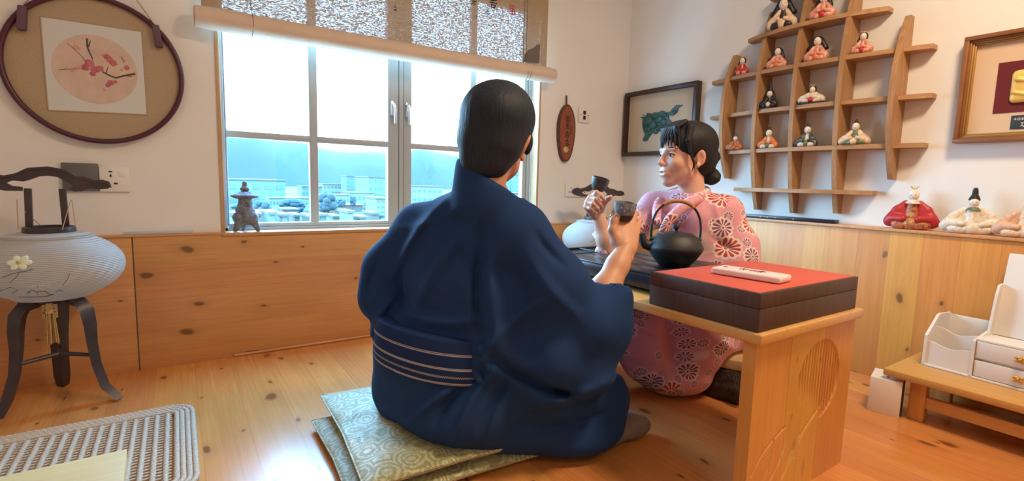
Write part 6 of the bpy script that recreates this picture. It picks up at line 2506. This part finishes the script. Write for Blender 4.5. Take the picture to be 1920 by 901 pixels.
# collars: an inner white patterned one and the outer pink one
for nm, mt, off, rr_ in [('inner_collar', dcol('inner_collar', (0.74, 0.60, 0.62), (0.55, 0.22, 0.32)), 0.0, 0.012), ('collar', PINKK, 0.012, 0.015)]:
    pts = [P(1252, 478, 1.735 - off), P(1240, 440, 1.725 - off), P(1252, 410, 1.715 - off), P(1285, 382, 1.715 - off), P(1318, 366, 1.745 - off * 0.5), P(1330, 358, 1.81 + off), P(1305, 352, 1.87 + off), P(1262, 358, 1.87 + off * 0.3),
           P(1230, 378, 1.83 - off), P(1232, 412, 1.775 - off)]
    pts = [np.array(p) + np.array([0, 0, -0.006 if nm == 'collar' else 0.004]) for p in pts]
    # smooth path
    Pn = np.array(pts)
    tt = np.linspace(0, 1, len(Pn))
    ts_ = np.linspace(0, 1, 40)
    sm = np.stack([np.interp(ts_, tt, Pn[:, k]) for k in range(3)], 1)
    for _ in range(4):
        sm[1:-1] = 0.25 * sm[:-2] + 0.5 * sm[1:-1] + 0.25 * sm[2:]
    S = Sculpt()
    S.chain(list(sm), [rr_] * 40, 0.006)
    V, F = S.mesh(0.004)
    np_mesh(nm, [(V, F)], mt, WOM, uv=kim_uv)

# head in three-quarter profile towards the window
hf = -RT * 0.95 - FWD * 0.26 - UPV * 0.02
Rh = frame(x=hf, z=UPV * 1.0 - RT * 0.02)
HC = P(1286, 293, 1.775)
TW = TR(Rh, HC, 0.98)
wbody = place_head(TW, True, WOM, SKIN_W)
hs = fold_noise(78, 14, 50, 100, stretch=(1, 1, 0.25))
S = Sculpt()
S.ell((-0.014, 0, 0.042), (0.106, 0.086, 0.086), k=0.01)
S.ell((-0.050, 0, -0.014), (0.066, 0.070, 0.066), k=0.02)
S.cone((-0.080, 0, -0.050), (-0.098, 0, -0.075), 0.036, 0.026, 0.012)
S.ell((0.112, 0, -0.030), (0.078, 0.088, 0.096), k=0.008, sub=True)
for s in (1, -1):
    S.ell((-0.004, s * 0.095, -0.025), (0.026, 0.030, 0.040), k=0.006, sub=True)
rb_ = random.Random(4)
for k in range(11):            # braided bun at the nape
    a_ = k / 10
    S.ell((-0.098 - 0.022 * math.sin(a_ * PI), 0.028 * math.cos(a_ * 7), 0.005 - 0.092 * a_), (0.019, 0.021, 0.017), k=0.004)
V, F = S.mesh(0.0033, disp=lambda p: 0.0010 * hs(p), T=TW, smooth=0)
hairp = [(V, F)]
S = Sculpt()
for k in range(11):            # fringe: fine tapering locks over the brow
    y_ = -0.054 + 0.108 * k / 10
    lft = abs(y_) / 0.056
    x1 = 0.090 - 0.030 * lft ** 2
    zt_ = 0.030 + rb_.uniform(-0.014, 0.010) - 0.012 * lft
    S.chain([(0.030, y_ * 0.6, 0.118), (0.072, y_ * 0.85, 0.098), (x1 + 0.003, y_, 0.066), (x1 + 0.005, y_ * 1.04 + 0.004, zt_)], [0.010, 0.0080, 0.0048, 0.0012], 0.0020)
for s in (1, -1):              # long side locks in front of the ears
    S.chain([(0.030, s * 0.062, 0.095), (0.044, s * 0.074, 0.050), (0.036, s * 0.079, 0.010), (0.020, s * 0.080, -0.030), (0.018, s * 0.078, -0.048)], [0.014, 0.010, 0.006, 0.0032, 0.0016], 0.003)
    S.chain([(0.020, s * 0.080, -0.022), (0.026, s * 0.078, -0.055), (0.040, s * 0.074, -0.088)], [0.0022, 0.0015, 0.0009], 0.002)
V2, F2 = S.mesh(0.0022, T=TW, smooth=0)
hairp.append((V2, F2))
np_mesh('hair', hairp, HAIRM, WOM)

# raised right hand with the cup
WW_ = P(1121, 402, 1.800)
Zh = -RT * 0.50 + UPI * 0.62 - FWD * 0.60
Xh = UPI * 0.85 + RT * 0.5
Rm_ = frame(z=Zh, x=Xh)
TWh = TR(Rm_, WW_, 0.86)
S = hand_sculpt([(0.85, 1.15, 0.6), (1.35, 1.35, 0.7), (1.4, 1.35, 0.7), (1.45, 1.35, 0.7)],
                [(0.022, -0.010, 0.022), (0.044, -0.024, 0.044), (0.056, -0.044, 0.058), (0.060, -0.060, 0.070)])
hand = S.mesh(0.0024, T=TWh)
el_ = P(1146, 482, 1.80)
S = Sculpt()
S.chain([el_, el_ + (WW_ - el_) * 0.4, WW_ + (WW_ - el_) * 0.05], [0.036, 0.032, 0.0215], 0.02)
fore = S.mesh(0.004)
S = Sculpt()
S.chain([el_, (1.50, 1.27, 0.62), (1.545, 1.15, 0.62), (1.59, 1.04, 0.62), (1.61, 1.0, 0.50), (1.50, 1.06, 0.44)], [0.034, 0.040, 0.06, 0.04, 0.03, 0.025], 0.04)
S.chain([(1.545, 1.15, 0.66), (1.58, 1.12, 0.5), (1.63, 1.07, 0.28)], [0.046, 0.08, 0.10], 0.04)
S.chain([(1.60, 1.07, 0.26), (1.41, 1.20, 0.21), (1.47, 1.10, 0.06)], [0.08, 0.06, 0.04], 0.03)
core = S.mesh(0.012)
np_mesh('body', wbody + [hand, fore, core], SKIN_W, WOM)
S = Sculpt()
S.chain([P(1127, 470, 1.80), P(1140, 474, 1.80), P(1165, 468, 1.82)], [0.022, 0.030, 0.034], 0.02)
V, F = S.mesh(0.004, disp=folds([], 11, 0.002, 20, 40))
np_mesh('sleeve_cuff', [(V, F)], PINKK, WOM, uv=kim_uv)
